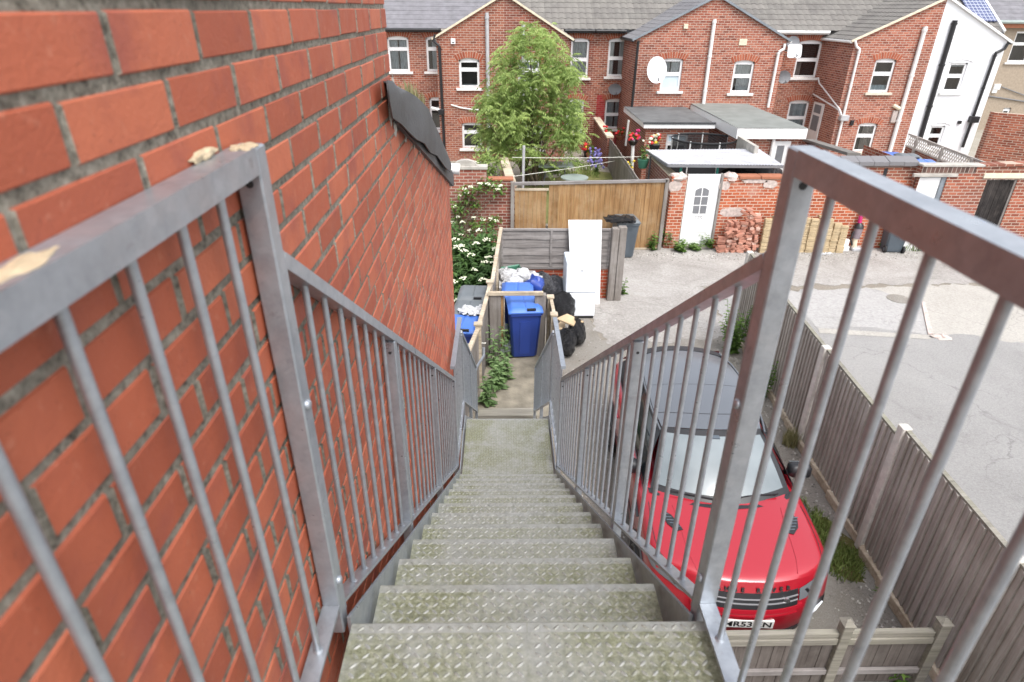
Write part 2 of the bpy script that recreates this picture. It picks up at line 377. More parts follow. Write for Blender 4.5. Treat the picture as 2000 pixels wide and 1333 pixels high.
n = NT('red_rubble'); c = n.ramp(n.attr(), [(0,(.33,.13,.085)),(.5,(.46,.21,.15)),(.8,(.55,.33,.26)),(1,(.60,.47,.40))]); c = n.mix(n.math('MULTIPLY', n.noise(8, 5), .5), c, (.50,.30,.23)); n.set(c, .92, 0, .2); n.bump(n.noise(50, 4), .5, .008)
n = NT('yellow_block'); c = n.ramp(n.noise(5, 5, rough=.7), [(.3,(.36,.27,.16)),(.7,(.52,.41,.26))]); n.set(c, .92, 0, .2); n.bump(n.noise(50, 4), .5, .008)
plain('net_black', (.02,.02,.022), .7)
n = NT('polycarb'); n.set(n.ramp(n.noise(2.2, 5, rough=.7), [(.35,(.40,.41,.44)),(.55,(.55,.56,.59))]), .35, 0, .5)
n = NT('solar'); br = n.n('ShaderNodeTexBrick'); br.offset = 0; br.inputs['Scale'].default_value = 1; br.inputs['Brick Width'].default_value = .16; br.inputs['Row Height'].default_value = .16; br.inputs['Mortar Size'].default_value = .012
br.inputs['Color1'].default_value = (.07,.085,.17,1); br.inputs['Color2'].default_value = (.09,.105,.20,1); br.inputs['Mortar'].default_value = (.42,.44,.5,1)
n.l(n.coord(), br.inputs['Vector']); n.set(br.outputs['Color'], .15)
# grounds
def groundmat(name, a, b, c3, s1=.6, s2=14, bump=.5, speck=None, crack=.4):
    n = NT(name); col = n.ramp(n.noise(s1, 8, rough=.68, dist=.6), [(.33, a), (.52, b), (.70, c3)])
    col = n.mix(n.math('MULTIPLY', n.noise(s2, 5, rough=.8), .5), col, tuple(x*.62 for x in b))
    gr = n.ramp(n.noise(s2*1.6, 6, rough=.85), [(.36, tuple(x*.45 for x in b)), (.5, b), (.66, tuple(min(1, x*1.35) for x in c3))]); col = n.mix(.32, col, gr)
    vo = n.n('ShaderNodeTexVoronoi', feature='DISTANCE_TO_EDGE'); vo.inputs['Scale'].default_value = .55
    wv = n.n('ShaderNodeVectorMath', operation='ADD'); nz = n.n('ShaderNodeTexNoise'); nz.inputs['Scale'].default_value = 1.7; nz.inputs['Detail'].default_value = 6; n.l(n.coord(), nz.inputs['Vector'])
    sc = n.n('ShaderNodeVectorMath', operation='SCALE'); sc.inputs['Scale'].default_value = 1.1; n.l(nz.outputs['Color'], sc.inputs[0]); n.l(n.coord(), wv.inputs[0]); n.l(sc.outputs[0], wv.inputs[1]); n.l(wv.outputs[0], vo.inputs['Vector'])
    ck = n.ramp(vo.outputs['Distance'], [(.0,(1,1,1)),(.012,(0,0,0))]); ckm = n.ramp(n.noise(.45, 3), [(.50,(0,0,0)),(.60,(1,1,1))])
    if crack: col = n.mix(n.math('MULTIPLY', n.math('MULTIPLY', ck, ckm), crack), col, tuple(x*.35 for x in a))
    stn = n.ramp(n.noise(.8, 6, rough=.75, dist=1), [(.58,(0,0,0)),(.70,(1,1,1))]); col = n.mix(n.math('MULTIPLY', stn, .30), col, tuple(x*.55 for x in a))
    st = n.noise(90, 3, rough=.8)
    if speck: col = n.mix(n.ramp(st, [(.60,(0,0,0)),(.70,(1,1,1))]), col, speck)
    n.set(col, .93, 0, .2); n.bump(n.math('ADD', n.noise(s2*4, 5, rough=.8), st), bump, .02); return n
groundmat('g_earth', (.20,.17,.13), (.27,.24,.20), (.33,.30,.26))
groundmat('g_alley', (.23,.21,.19), (.355,.335,.312), (.46,.44,.418), .9, 10, .4)
groundmat('g_lot', (.33,.318,.305), (.405,.393,.38), (.46,.447,.43), .45, 20, 1.0, (.52,.51,.50))
groundmat('g_slab', (.34,.328,.312), (.395,.383,.37), (.435,.422,.41), .6, 8, .4)
groundmat('g_sand', (.34,.32,.285), (.42,.397,.36), (.46,.44,.40), .8, 12, .4)
groundmat('g_gravel', (.23,.205,.165), (.34,.315,.28), (.42,.395,.36), 1.1, 24, 1.0, (.55,.52,.48))
groundmat('g_moss', (.10,.095,.03), (.17,.15,.055), (.22,.20,.10), 1.5, 30, 1.0)
groundmat('g_lawn', (.12,.135,.04), (.20,.20,.075), (.27,.25,.11), 1.2, 30, .8)
groundmat('g_patio', (.26,.235,.185), (.33,.30,.25), (.38,.36,.31), .7, 12, .4)
# ================================================================ NEAR BRICK BUILDING
WX = -.43
bld = thing('brick_building', 'red brick wall building right beside the metal staircase', 'building', (WX, 1.0, 0))
def verge_z(y): return 5.70 - .338*(y-2.68)
mb = MB(); rnd = random.Random(3)
CH, BL = .0775, .2265
k = 0
for row in range(0, 110):
    zt = 6.0 - .0055 + CH*28 - CH*row; zb = zt - CH + .0135
    if zt < 1.2: break
    off = (.777 % BL) + (BL/2 if row % 2 else 0) + rnd.uniform(-.012, .012)
    y = off - BL*8
    while y < 5.6:
        L = BL - rnd.uniform(.009, .0115); y0, y1 = y, y+L; y += BL
        if y1 < -.9: continue
        ymax = 2.70 if zt > verge_z(2.68)+.1 else 5.47
        if y0 > ymax-.03: continue
        y1 = min(y1, ymax)
        if y0 > 2.6 and zt > verge_z((y0+y1)/2)+.02: continue
        mb.cur = rnd.random()
        j = [rnd.uniform(-.0035, .0035) for _ in range(6)]; x = WX + rnd.uniform(-.0008, .0008); c = .0026
        z0, z1 = zb + j[0]*.5, zt + j[1]*.5
        mb.addf([(x-.03,y0,z0),(x-.03,y1,z0),(x-.03,y1,z1),(x-.03,y0,z1),
                 (x-.004,y0,z0),(x-.004,y1,z0),(x-.004,y1,z1),(x-.004,y0,z1),
                 (x+j[2]*.25,y0+c,z0+c),(x+j[3]*.25,y1-c,z0+c),(x+j[4]*.25,y1-c,z1-c),(x+j[5]*.25,y0+c,z1-c)],
                [(0,1,5,4),(1,2,6,5),(2,3,7,6),(3,0,4,7),(4,5,9,8),(5,6,10,9),(6,7,11,10),(7,4,8,11),(8,9,10,11)])
nb = len(mb.f); mb.cur = .5
xm = WX - .0036
def mort(u, v):
    y = -.95 + 3.64*u; z = 1.0 + 7.4*v
    return (xm + .0008*math.sin(97*y+31*z)*math.sin(61*z-17*y), y, z)
mb.grid(mort, 60, 120)
def mort2(u, v):
    y = 2.69 + 2.77*u; z = 1.0 + (verge_z(y)-.02-1.0)*v
    return (xm + .0008*math.sin(97*y+31*z)*math.sin(61*z-17*y), y, z)
mb.grid(mort2, 40, 60)
mb.box(-4.5, WX-.03, -.95, 2.68, 0, 8.4); mb.box(-4.5, WX-.03, 2.7, 5.45, 0, 4.6)
w = mb.build('wall', 'near_brick', bld); w.data.materials.append(M['near_mortar'])
w.data.polygons.foreach_set('material_index', [1,1,1,1,0,1,0,1,0]*(nb//9) + [1]*(len(mb.f)-nb))
# far return of the tall gable and lean-to roof
mb = MB(); mb.prism([(-4.5,2.68,verge_z(2.68)),(-4.5,5.75,verge_z(5.75)),(-4.5,5.75,verge_z(5.75)-.12),(-4.5,2.68,verge_z(2.68)-.12)], (4.5+WX+.02,0,0)); mb.build('lean_to_roof', 'felt', bld)
low = [(758,168),(760,190),(762,210),(769,236),(785,252),(800,262),(815,276),(830,286),(842,300),(855,311),(868,326),(880,338)]
upp = [(762,160),(775,168),(788,175),(800,181),(813,189),(826,201),(838,214),(847,238),(858,262),(866,282),(873,298),(879,314)]
mb = MB(); rr = random.Random(5); prev = None
for i, ((a, b), (c, d)) in enumerate(zip(low, upp)):
    p = PX(a, b, WX+.045 + .012*math.sin(i*1.3)); q = PX(c, d, WX+.025); m_ = (p+q)/2 + Vector((.012,0,.01)); r = q + Vector((-.35,.02,.03))
    row = [p + Vector((0, rr.uniform(-.012,.012), .012+rr.uniform(-.012,.012))), m_, q, r]
    if prev:
        for s in range(3): mb.quad(prev[s], row[s], row[s+1], prev[s+1])
    prev = row
fl = mb.build('verge_flashing', 'felt', bld, smooth=60)
sd = fl.modifiers.new('t', 'SOLIDIFY'); sd.thickness = .006
mb = MB(); rr = random.Random(8)
for i in range(14):                             # mortar smears under the torn flashing
    mb = MB(); t = rr.random(); j = int(t*10); a = low[j]; p = PX(a[0]+rr.uniform(0,12), a[1]+rr.uniform(2,16), WX+.002)
    mb.blob((WX, p.y, p.z), .006, rr.uniform(.015,.04), rr.uniform(.02,.06), i, 7, 5, .3); mb.build('mortar_smear', 'concrete', bld, smooth=True)
mb = MB()
cc = PX(395, 303, WX)
mb.blob((WX+.002, cc.y, cc.z), .007, .042, .007, 3, 40, 20, .18, 5)
mb.build('foam_lump', 'foam', bld, smooth=True)
mb = MB(); c = PX(886, 334, WX+.02); mb.tube([c+Vector((-.06,.1,0)), c+Vector((.05,.1,-.01))], .05, 12); mb.build('security_light', 'upvc', bld, smooth=True)
# ================================================================ STAIRCASE
XC = .05
st = thing('metal_staircase', 'galvanised metal outside staircase with chequer plate treads and bar railings', 'staircase', (XC, 1.0, 0))
st.rotation_euler = (0, 0, -.0075)
def lozenges(mb, x0, x1, y0, y1, z, s=.0235, ln=.0108, wd=.0040, h=.0024, jit=0):
    rr = random.Random(int(y0*1000)); mb.cur = 1.0
    nx = int((x1-x0)/s); ny = int((y1-y0)/s); ox = (x1-x0-nx*s)/2 + s/2; oy = (y1-y0-ny*s)/2 + s/2
    for j in range(ny):
        for i in range(nx):
            mb.cur = rr.uniform(.45, 1.0)
            cx = x0+ox+i*s; cy = y0+oy+j*s; a = R_(42 if (i+j) % 2 else -42); ca, sa = math.cos(a), math.sin(a)
            pts = [(-ln,0,0),(-ln*.45,-wd,0),(ln*.45,-wd,0),(ln,0,0),(ln*.45,wd,0),(-ln*.45,wd,0),(-ln*.5,0,h),(ln*.5,0,h)]
            mb.addf([(cx+p[0]*ca-p[1]*sa, cy+p[0]*sa+p[1]*ca, z+p[2]) for p in pts],
                    [(0,1,6),(1,2,7,6),(2,3,7),(3,4,7),(4,5,6,7),(5,0,6)])
ZT, RISE, GO = 4.695, .1912, .2745
TX0, TX1 = XC-.402, XC+.402
def tread(name, y0, y1, z, mat, xa=TX0, xb=TX1, seam=None):
    mb = MB(); mb.cur = 0
    nz = y1-.004
    mb.quad((xa,y0,z),(xb,y0,z),(xb,y1-.03,z),(xa,y1-.03,z)); mb.cur = .75
    mb.quad((xa,y1-.03,z),(xb,y1-.03,z),(xb,nz,z-.0005),(xa,nz,z-.0005)); mb.cur = .6
    mb.quad((xa,nz,z-.0005),(xb,nz,z-.0005),(xb,y1,z-.004),(xa,y1,z-.004)); mb.quad((xa,y1,z-.004),(xb,y1,z-.004),(xb,y1,z-.05),(xa,y1,z-.05))
    mb.cur = 0; mb.quad((xa,y0,z-.006),(xa,y1,z-.006),(xb,y1,z-.006),(xb,y0,z-.006)); mb.quad((xa,y1-.006,z-.05),(xb,y1-.006,z-.05),(xb,y1-.006,z-.006),(xa,y1-.006,z-.006))
    mb.quad((xa,y0,z-.006),(xa,y0,z),(xa,y1,z),(xa,y1,z-.006)); mb.quad((xb,y0,z-.006),(xb,y1,z-.006),(xb,y1,z),(xb,y0,z))
    if seam:
        lozenges(mb, xa+.01, seam-.003, y0, y1-.004, z); lozenges(mb, seam+.003, xb-.01, y0, y1-.004, z)
        mb.cur = 0; mb.box(seam-.0012, seam+.0012, y0, y1, z, z+.0008)
    else: lozenges(mb, xa+.01, xb-.01, y0, y1-.004, z)
    return mb.build(name, mat, st)
tread('landing_plate', -.7, 1.0, ZT, 'chequer', XC-.405, XC+.445, seam=.065)
for k in range(1, 12): tread('tread', 1.0+GO*(k-1)-.03, 1.0+GO*k, ZT-RISE*k, 'chequer_worn' if k > 2 else 'chequer')
Y2 = 1.0+GO*12; Z2 = ZT-RISE*12; Y3 = 5.08
tread('landing_plate', Y2-GO-.03, Y3, Z2, 'chequer')
N2 = 13; R2 = Z2/N2; G2 = .25
for k in range(1, N2): tread('tread', Y3+G2*(k-1)-.03, Y3+G2*k, Z2-R2*k, 'chequer_worn')
def stringer(x0, x1):
    mb = MB()
    top = [(1.02, ZT-.006), (Y2-.02, Z2+.03), (Y3+.01, Z2+.03), (Y3+G2*N2, .03)]
    a = [(x0, y, z) for y, z in top] + [(x0, y, max(0, z-.26)) for y, z in reversed(top)]
    mb.prism(a, (x1-x0, 0, 0)); mb.build('stringer', 'galv', st)
stringer(TX0-.022, TX0-.014); stringer(TX1+.014, TX1+.022)
XL, XR = XC-.455, XC+.452
pm = MB()
def railing(x, pts, top_h, bot_h, w=.04, h=.028, posts=(), bars=(), name='railing', rw=.04, rh=.028):
    """pts: (y, z floor line) polyline; top rail top_h above, bottom rail bot_h above"""
    mb = MB()
    tl = [(x, y, z+top_h) for y, z in pts]; bl = [(x, y, z+bot_h) for y, z in pts]
    for a, b in zip(tl, tl[1:]): mb.bar(a, b, rw, rh)
    m0 = MB()
    for a, b in zip(bl, bl[1:]): m0.bar(a, b, .04, .01)
    rl = mb.build(name, 'galv', st); m0.build('bottom_rail', 'galv', rl)
    def zf(y):
        for (ya, za), (yb, zb) in zip(pts, pts[1:]):
            if ya-1e-6 <= y <= yb+1e-6: return za + (zb-za)*(y-ya)/(yb-ya)
        return pts[-1][1]
    for y in bars:
        m2 = MB(); m2.tube([(x, y, zf(y)+bot_h+.004), (x, y, zf(y)+top_h-rh*.4)], .0072, 12)
        rr = random.Random(int(y*999)); m2.tube([(x, y, zf(y)+bot_h+.003), (x, y, zf(y)+bot_h+.010)], [.013, .008], 10)
        m2.build('baluster', 'galv', rl, smooth=50)
    return rl, zf
for x, s in ((XL, 1), (XR, -1)):
    # top landing panel: square tube
    rl, zf = railing(x, [(-.75, ZT), (1.015, ZT)], 1.107-.02, .035, rw=.042, rh=.042, bars=[(.898 if s > 0 else .920)-.1235*i for i in range(12)])
    p = MB(); p.cbox(x-.021, x+.021, 1.0155, 1.0575, ZT-.06, ZT+1.1075, .003); p.build('post', 'galv', rl)
    for zz in (5.30, 4.80):
        b = MB(); b.tube([(x + s*.019, 1.036, zz), (x+s*.025, 1.036, zz), (x+s*.028, 1.036, zz), (x+s*.030, 1.036, zz)], [.011,.011,.009,.004], 14); b.build('bolt', 'galv', rl, smooth=50)
    b = MB(); b.tube([(x, 1.0153, ZT+1.05), (x, 1.0146, ZT+1.05)], .007, 12); b.build('drain_hole', 'net_black', rl)
    # sloping flight 1, landing, flight 2
    nose = lambda y: ZT - (y-1.0)*RISE/GO
    P = [1.08, 2.0, 3.12, 4.36]
    bars = []
    for a, b_ in zip(P, P[1:]):
        n_ = 7 if b_-a < 1 else (8 if b_-a < 1.2 else 9); bars += [a+(b_-a)*(i+1)/(n_+1) for i in range(n_)]
    rl, zf = railing(x, [(1.062, nose(1.062)), (4.36, nose(4.36))], .945, .045, bars=bars)
    p = MB(); p.cbox(x-.02, x+.02, 1.0585, 1.0635, nose(1.065)+.02, nose(1.065)+.965, .001); p.build('end_plate', 'galv', rl)
    for y in P[1:]:
        p = MB(); p.cbox(x-.02, x+.02, y-.02, y+.02, nose(y)-.16, nose(y)+.935, .003); p.build('post', 'galv', rl)
        b = MB(); b.tube([(x, y-.0203, nose(y)+.89), (x, y-.0209, nose(y)+.89)], .006, 10); b.build('drain_hole', 'net_black', rl)
    yl = Y3+.22; zl = Z2
    rl, zf = railing(x, [(4.38, zl), (yl, zl)], 1.02 - .02, .06, bars=[4.38+.11*(i+1) for i in range(8)])
    f2 = lambda y: Z2 - (y-Y3)*R2/G2
    ye = 8.02
    rl, zf = railing(x, [(yl, f2(yl)+.16), (ye, f2(ye)+.16)], .86, .06, bars=[yl+.11*(i+1) for i in range(int((ye-yl-.05)/.11))])
    for y in (yl+.02, 6.6, ye):
        p = MB(); p.cbox(x-.02, x+.02, y-.02, y+.02, max(0, f2(y)-.1), f2(y)+1.0, .003); p.build('post', 'galv', rl)
    if s > 0:
        p = MB(); p.tube([(x,ye,1.18),(x-.0,ye+.25,1.10),(x+.1,ye+.75,1.02),(x+.1,ye+.8,1.15)], .022, 10); p.build('wall_handrail', 'galv', st, smooth=True)
rl = [c for c in st.children if c.name.startswith('railing')][0]
for i, (y, dy, dx) in enumerate(((1.020,.036,.019),(.50,.05,.015))):
    mb = MB(); mb.blob((XL, y, ZT+1.1075), dx, dy, .003, i, 30, 12, .18, 5); mb.build('foam_patch', 'foam', rl, smooth=True)
# foot of stairs: timber sleeper + path
mb = MB(); mb.box(-.36, .62, 8.36, 8.46, 0, .13); mb.box(-.34, .6, 8.46, 8.62, 0, .10)
tag(mb.build('timber_sleeper', 'wood_mossy', origin=(.1, 8.4, 0)), 'mossy timber sleeper across the path at the foot of the stairs', 'sleeper')
# ================================================================ GROUND
def sheet(name, pts, z, mat, rag=.0):
    rr = random.Random(len(name)); q = [(p[0], p[1]) for p in pts]
    if rag:
        o = []
        for (a, b), (c, d) in zip(q, q[1:]+q[:1]):
            n_ = max(1, int(math.hypot(c-a, d-b)/.12))
            for k in range(n_): t = k/n_; s = rag*(math.sin(k*.9+a)+.6*math.sin(k*2.3+b)+rr.uniform(-.8,.8)); L = math.hypot(c-a, d-b)+1e-6; o.append((a+(c-a)*t-(d-b)/L*s, b+(d-b)*t+(c-a)/L*s))
        q = o
    mb = MB(); mb.poly([(p[0], p[1], z) for p in q]); return struct(name, mb, mat)
sheet('ground', [(-300,-120),(300,-120),(300,400),(-300,400)], -.004, 'g_earth')
sheet('alley', [(-3,13.1),(1.9,12.9),(2.2,11.0),(4.85,11.3),(4.95,14.0),(40,14.6),(40,19),(-3,17.6)], .004, 'g_alley', .06)
sheet('driveway', [(.93,-2),(4.45,-2),(4.9,11.4),(2.1,11.2),(1.9,13.0),(.93,13.2)], 0.0, 'g_gravel')
sheet('parking_ground', [(4.4,-6),(45,-6),(45,14.3),(4.95,13.7),(4.9,10)], .0055, 'g_lot', .07)
sheet('concrete_slab', [PG(1520,572), PG(1690,563), PG(1806,592), PG(1812,655), PG(1700,640), PG(1600,642)], .008, 'g_slab', .02)
sheet('sandy_patch', [PG(1690,563), PG(1890,556), PG(2000,575), PG(2100,640), PG(1990,672), PG(1890,655), PG(1812,655), PG(1806,592)], .006, 'g_sand', .05)
sheet('garden_path', [(-.42,8.5),(.95,8.5),(1.05,11.5),(-.1,11.5)], .004, 'concrete_path')
sheet('mossy_verge', [PG(1555,1000), PG(1620,1010), PG(1690,1090), PG(1680,1150), PG(1590,1090)], .006, 'g_moss', .06)
sheet('kerb_edge', [PG(1598,642), PG(1815,656), PG(1818,664), PG(1600,652)], .012, 'g_sand')
mb = MB()
e = [PG(1799,592), PG(1806,592), PG(1822,655), PG(1812,655)]
mb.prism([(p.x,p.y,.004) for p in e], (0,0,.03)); mb.blob(PG(1838,660)+Vector((0,0,.0)), .20, .12, .05, 3, 12, 7, .3)
tag(mb.build('kerb_remnant', 'render_pale', origin=PG(1812,640)), 'broken brick kerb line with a rubble lump on the parking ground', 'kerb')
mb = MB(); c = PG(1755,585); mb.disc(c+Vector((0,0,.01)), (0,0,1), .26, .016, 24); tag(mb.build('manhole_cover', 'g_gravel', origin=c), 'round manhole cover set in the pale concrete slab', 'manhole cover')
# terraced gardens behind the alley wall, a step higher
GZ = .45
mb = MB(); mb.box(-14, 40, 17.4, 60, -.02, GZ); struct('garden_ground', mb, 'g_patio')
sheet('lawn', [(.9,17.6),(4.4,17.6),(4.3,24.0),(3.2,24.6),(2.2,23.2),(.9,23.2)], GZ+.006, 'g_lawn')
fx_ = lambda y: 4.40 + .066*(y-4.6)
n = NT('g_stone'); n.set(n.ramp(n.attr(), [(0,(.12,.11,.095)),(.6,(.32,.30,.27)),(1,(.55,.53,.49))]), .9)
# ================================================================ GRASS AND WEEDS
def blades(mb, cx, cy, z, r, n, h, seed, lean=.5, w=.008):
    rr = random.Random(seed)
    for i in range(n):
        a = rr.uniform(0, 6.28); d = r*math.sqrt(rr.random()); x, y = cx+d*math.cos(a), cy+d*math.sin(a)
        hh = h*rr.uniform(.4, 1.15); b = rr.uniform(0, 6.28); lx, ly = math.cos(b)*hh*lean*rr.random(), math.sin(b)*hh*lean*rr.random()
        s = rr.uniform(0, 6.28); sx, sy = math.cos(s)*w, math.sin(s)*w; mb.cur = rr.random()
        m_ = (x+lx*.35, y+ly*.35, z+hh*.6)
        mb.addf([(x-sx,y-sy,z),(x+sx,y+sy,z),(m_[0]+sx*.7,m_[1]+sy*.7,m_[2]),(m_[0]-sx*.7,m_[1]-sy*.7,m_[2]),(x+lx,y+ly,z+hh)], [(0,1,2,3),(3,2,4)])
def leaf(mb, p, d, L, W, rr, droop=.3):
    d = Vector(d).normalized(); sd = d.cross(Vector((rr.uniform(-.3,.3), rr.uniform(-.3,.3), 1)))
    if sd.length < 1e-4: sd = Vector((1,0,0))
    sd.normalize(); p = Vector(p); m_ = p + d*L*.45; t = p + d*L + Vector((0,0,-L*droop))
    n = len(mb.v); mb.v += [tuple(p), tuple(m_+sd*W), tuple(t), tuple(m_-sd*W)]; mb.f.append((n, n+1, n+2, n+3)); mb.r.append(min(1, max(0, mb.cur+rr.uniform(-.18,.18))))
def leafplant(mb, base, h, n, L, W, seed, spread=.25, stems=3, up=.3):
    rr = random.Random(seed)
    for s in range(stems):
        a = rr.uniform(0, 6.28); tip = Vector(base) + Vector((math.cos(a)*spread*rr.random(), math.sin(a)*spread*rr.random(), h*rr.uniform(.6,1.1)))
        b = Vector(base) + Vector((math.cos(a)*.04, math.sin(a)*.04, 0))
        mb.cur = .3; mb.tube([b, (b+tip)/2+Vector((0,0,.02)), tip], [.006,.005,.003], 5)
        for i in range(n):
            t = (i+.6)/n; p = b.lerp(tip, t); q = i*2.4+rr.uniform(-.4,.4); mb.cur = .25+.6*t*rr.random()+.1
            leaf(mb, p, (math.cos(q), math.sin(q), up), L*(1.15-.5*t)*rr.uniform(.7,1.2), W*(1.15-.5*t), rr)
def weed(name, px, z, h, n, L, W, label, cat='weed', mat='leaf_weed', stems=5, spread=.25, seed=1, group=None, up=.3):
    mb = MB(); base = px if len(px) == 3 else PG(px[0], px[1], z)
    leafplant(mb, base, h, n, L, W, seed, spread, stems, up)
    return tag(mb.build(name, mat, origin=base), label, cat, group)
mb = MB()
for i, (u, v, r, n, h) in enumerate([(1585,1010,.18,200,.10),(1600,1040,.22,380,.14),(1625,1080,.25,420,.13),(1645,1110,.24,420,.12),(1575,1025,.15,200,.1),(1665,1090,.18,200,.1),(1560,985,.12,90,.1)]):
    c = PG(u, v); blades(mb, c.x, c.y, 0, r, n, h, i, .8, .006)
g = mb.build('grass_patch', 'grass'); tag(g, 'rough green grass patch in the gravel beside the red car', 'grass', kind='stuff')
weed('dandelion', (1742,1172), 0, .12, 10, .24, .035, 'broad leaved rosette weed at the foot of the side fence', stems=3, spread=.05, seed=4, up=.5)
mb = MB(); c = PG(1553,868); blades(mb, c.x-.08, c.y, 0, .13, 260, .30, 9, .6, .005); tag(mb.build('grass_tuft', 'grass_dry', origin=c), 'yellowish grass tuft at the foot of a concrete fence post', 'grass')
weed('bushy_weed', (1478,775), 0, .75, 22, .11, .03, 'leafy weed growing halfway along the side fence by the car', stems=16, spread=.3, seed=11)
weed('tall_weed', (1428,690), 0, 1.1, 26, .12, .03, 'tall leafy weed by the far end of the side fence', stems=18, spread=.35, seed=12)
weed('verge_weed', (1752,1332), 0, .2, 8, .16, .03, 'low green weed in front of the side fence foot', stems=5, seed=18)
# nettles along the path
for i, (u, v, h, s, lab) in enumerate([(952,790,.5,5,'pale leaved weed beside the timber sleeper at the foot of the stairs'),(972,760,.55,9,'fine leaved weed clump along the timber fence by the path'),(985,742,.4,5,'low bushy weed at the path edge in front of the tall nettle'),(990,700,.85,2,'tallest nettle in front of the blue bin'),(965,715,.75,3,'tall nettle against the timber fence post by the path')]):
    weed('nettle', (u, v), 0, h*1.1, 15, .18, .040, lab, mat='leaf_nettle', stems=s, spread=.13, seed=30+i, group='weeds along the path')
mb = MB(); rr = random.Random(55)
def stone(x, y, z, r):
    k = [rr.uniform(.6,1.2) for _ in range(6)]; mb.cur = rr.random()
    mb.addf([(x-r*k[0],y,z),(x,y-r*k[1],z),(x+r*k[2],y,z),(x,y+r*k[3],z),(x+rr.uniform(-.3,.3)*r,y,z+r*k[4]*.8)], [(0,1,4),(1,2,4),(2,3,4),(3,0,4)])
for i in range(2600):
    y = rr.uniform(4.0, 12.5); x = rr.uniform(1.0, fx_(y)) if rr.random() < .45 else fx_(y) - abs(rr.gauss(0,.28)) if rr.random() < .7 else 1.0 + abs(rr.gauss(0,.2))
    stone(x, y, .0, rr.uniform(.006,.022))
for i in range(900):
    x, y = rr.uniform(1.5,12), 16.35 - abs(rr.gauss(0,.35)); stone(x, y, .004, rr.uniform(.008,.03))
g = mb.build('loose_gravel', 'g_stone'); tag(g, 'loose pale gravel and grit scattered over driveway and alley edge', 'gravel', kind='stuff')
# ================================================================ SIDE FENCE (right of the car)
def fx(y): return 4.50 + .066*(y-4.6)
fen = thing('side_fence', 'weathered grey brown board fence with concrete posts beside the red car', 'fence', (fx(5.6), 5.6, 0))
FP = [1.75, 3.72, 5.60, 7.72, 9.55, 11.5]; FT = [1.86, 1.86, 1.86, 1.72, 1.78, 1.78]
for y, t in zip(FP, FT):
    mb = MB(); mb.cbox(fx(y)-.055, fx(y)+.055, y-.055, y+.055, 0, t+.03, .008); mb.build('concrete_post', 'concrete_post', fen)
for i, ((a, b), t) in enumerate(zip(zip(FP, FP[1:]), FT[1:])):
    mb = MB(); rr = random.Random(i+40); y = a+.06; n_ = 18
    top = min(t, FT[i]) - .02
    while y < b-.07:
        w = .105*rr.uniform(.93,1.05); y1 = min(y+w, b-.056); mb.cur = rr.random(); x0 = fx(y)-.008; tl = rr.uniform(-.006,.006); zt_ = top+rr.uniform(-.008,.008)
        # feather edged board: thick at one side, thin at the other
        mb.addf([(x0-.026,y,.13),(x0+.004,y1-.004,.13),(x0+.02,y1-.004,.13),(x0+.02,y,.13),(x0-.026+tl,y,zt_),(x0+.004+tl,y1-.004,zt_),(x0+.02,y1-.004,zt_),(x0+.02,y,zt_)],
                [(4,5,6,7),(0,1,5,4),(1,2,6,5),(2,3,7,6),(3,0,4,7)])
        y = y1
    p = mb.build('panel', 'wood_brown_v', fen)
    m2 = MB(); m2.bar((fx(a)+.01,a+.05,top+.016),(fx(b)+.01,b-.05,top+.016), .055, .028); m2.build('capping_rail', 'wood_mossy', p)
    m2 = MB()
    for zz in (.4, 1.0, 1.6): m2.bar((fx(a)+.03,a+.05,zz),(fx(b)+.03,b-.05,zz), .035, .07)
    m2.build('back_rail', 'wood_brown_v', p)
    m2 = MB(); rr = random.Random(i+70); ya = a+.06
    while ya < b-.06:
        yb = min(ya+rr.uniform(.35,.8), b-.06); dz = rr.uniform(-.02,.02); dx = rr.uniform(-.012,.012)
        m2.cbox(fx(ya)-.045+dx, fx(ya)+.015, ya, yb-.012, 0, .135+dz, .01); ya = yb
    m2.build('gravel_board', 'wood_pale', fen)
# front fence, bottom right
ff = thing('low_fence', 'low timber fence with mossy top rail in front of the red car', 'fence', (3.0, 3.82, 0))
FY = 3.82
xs = [1.62, PY(1655,1215,FY).x, PY(1848,1205,FY).x]
for i, x in enumerate(xs):
    mb = MB(); mb.cbox(x-.05, x+.05, FY-.06, FY+.04, 0, .95, .006); mb.addf([(x-.058,FY-.068,.95),(x+.058,FY-.068,.95),(x+.058,FY+.048,.95),(x-.058,FY+.048,.95),(x-.012,FY-.01,.995),(x+.012,FY-.01,.995)],[(0,1,5,4),(1,2,5),(2,3,4,5),(3,0,4),(3,2,1,0)]); mb.build('post', 'wood_mossy', ff)
for a, b in zip(xs, xs[1:]):
    mb = MB(); mb.cbox(a+.05, b-.05, FY-.03, FY+.03, .755, .815, .005); mb.cbox(a+.05, b-.05, FY-.045, FY-.02, .67, .75, .004); mb.build('top_rail', 'wood_mossy', ff)
    mb = MB(); mb.cbox(a+.05, b-.05, FY-.045, FY-.01, .22, .29, .004); mb.build('lower_rail', 'wood_grey_h', ff)
    mb = MB(); x = a+.055; rr = random.Random(int(a*10))
    while x < b-.07:
        w = .12*rr.uniform(.9,1.08); mb.cur = rr.random(); mb.box(x, min(x+w-.005, b-.05), FY-.008+rr.uniform(-.003,.003), FY+.014, .05, .75); x += w
    mb.build('panel', 'wood_dark_v', ff)
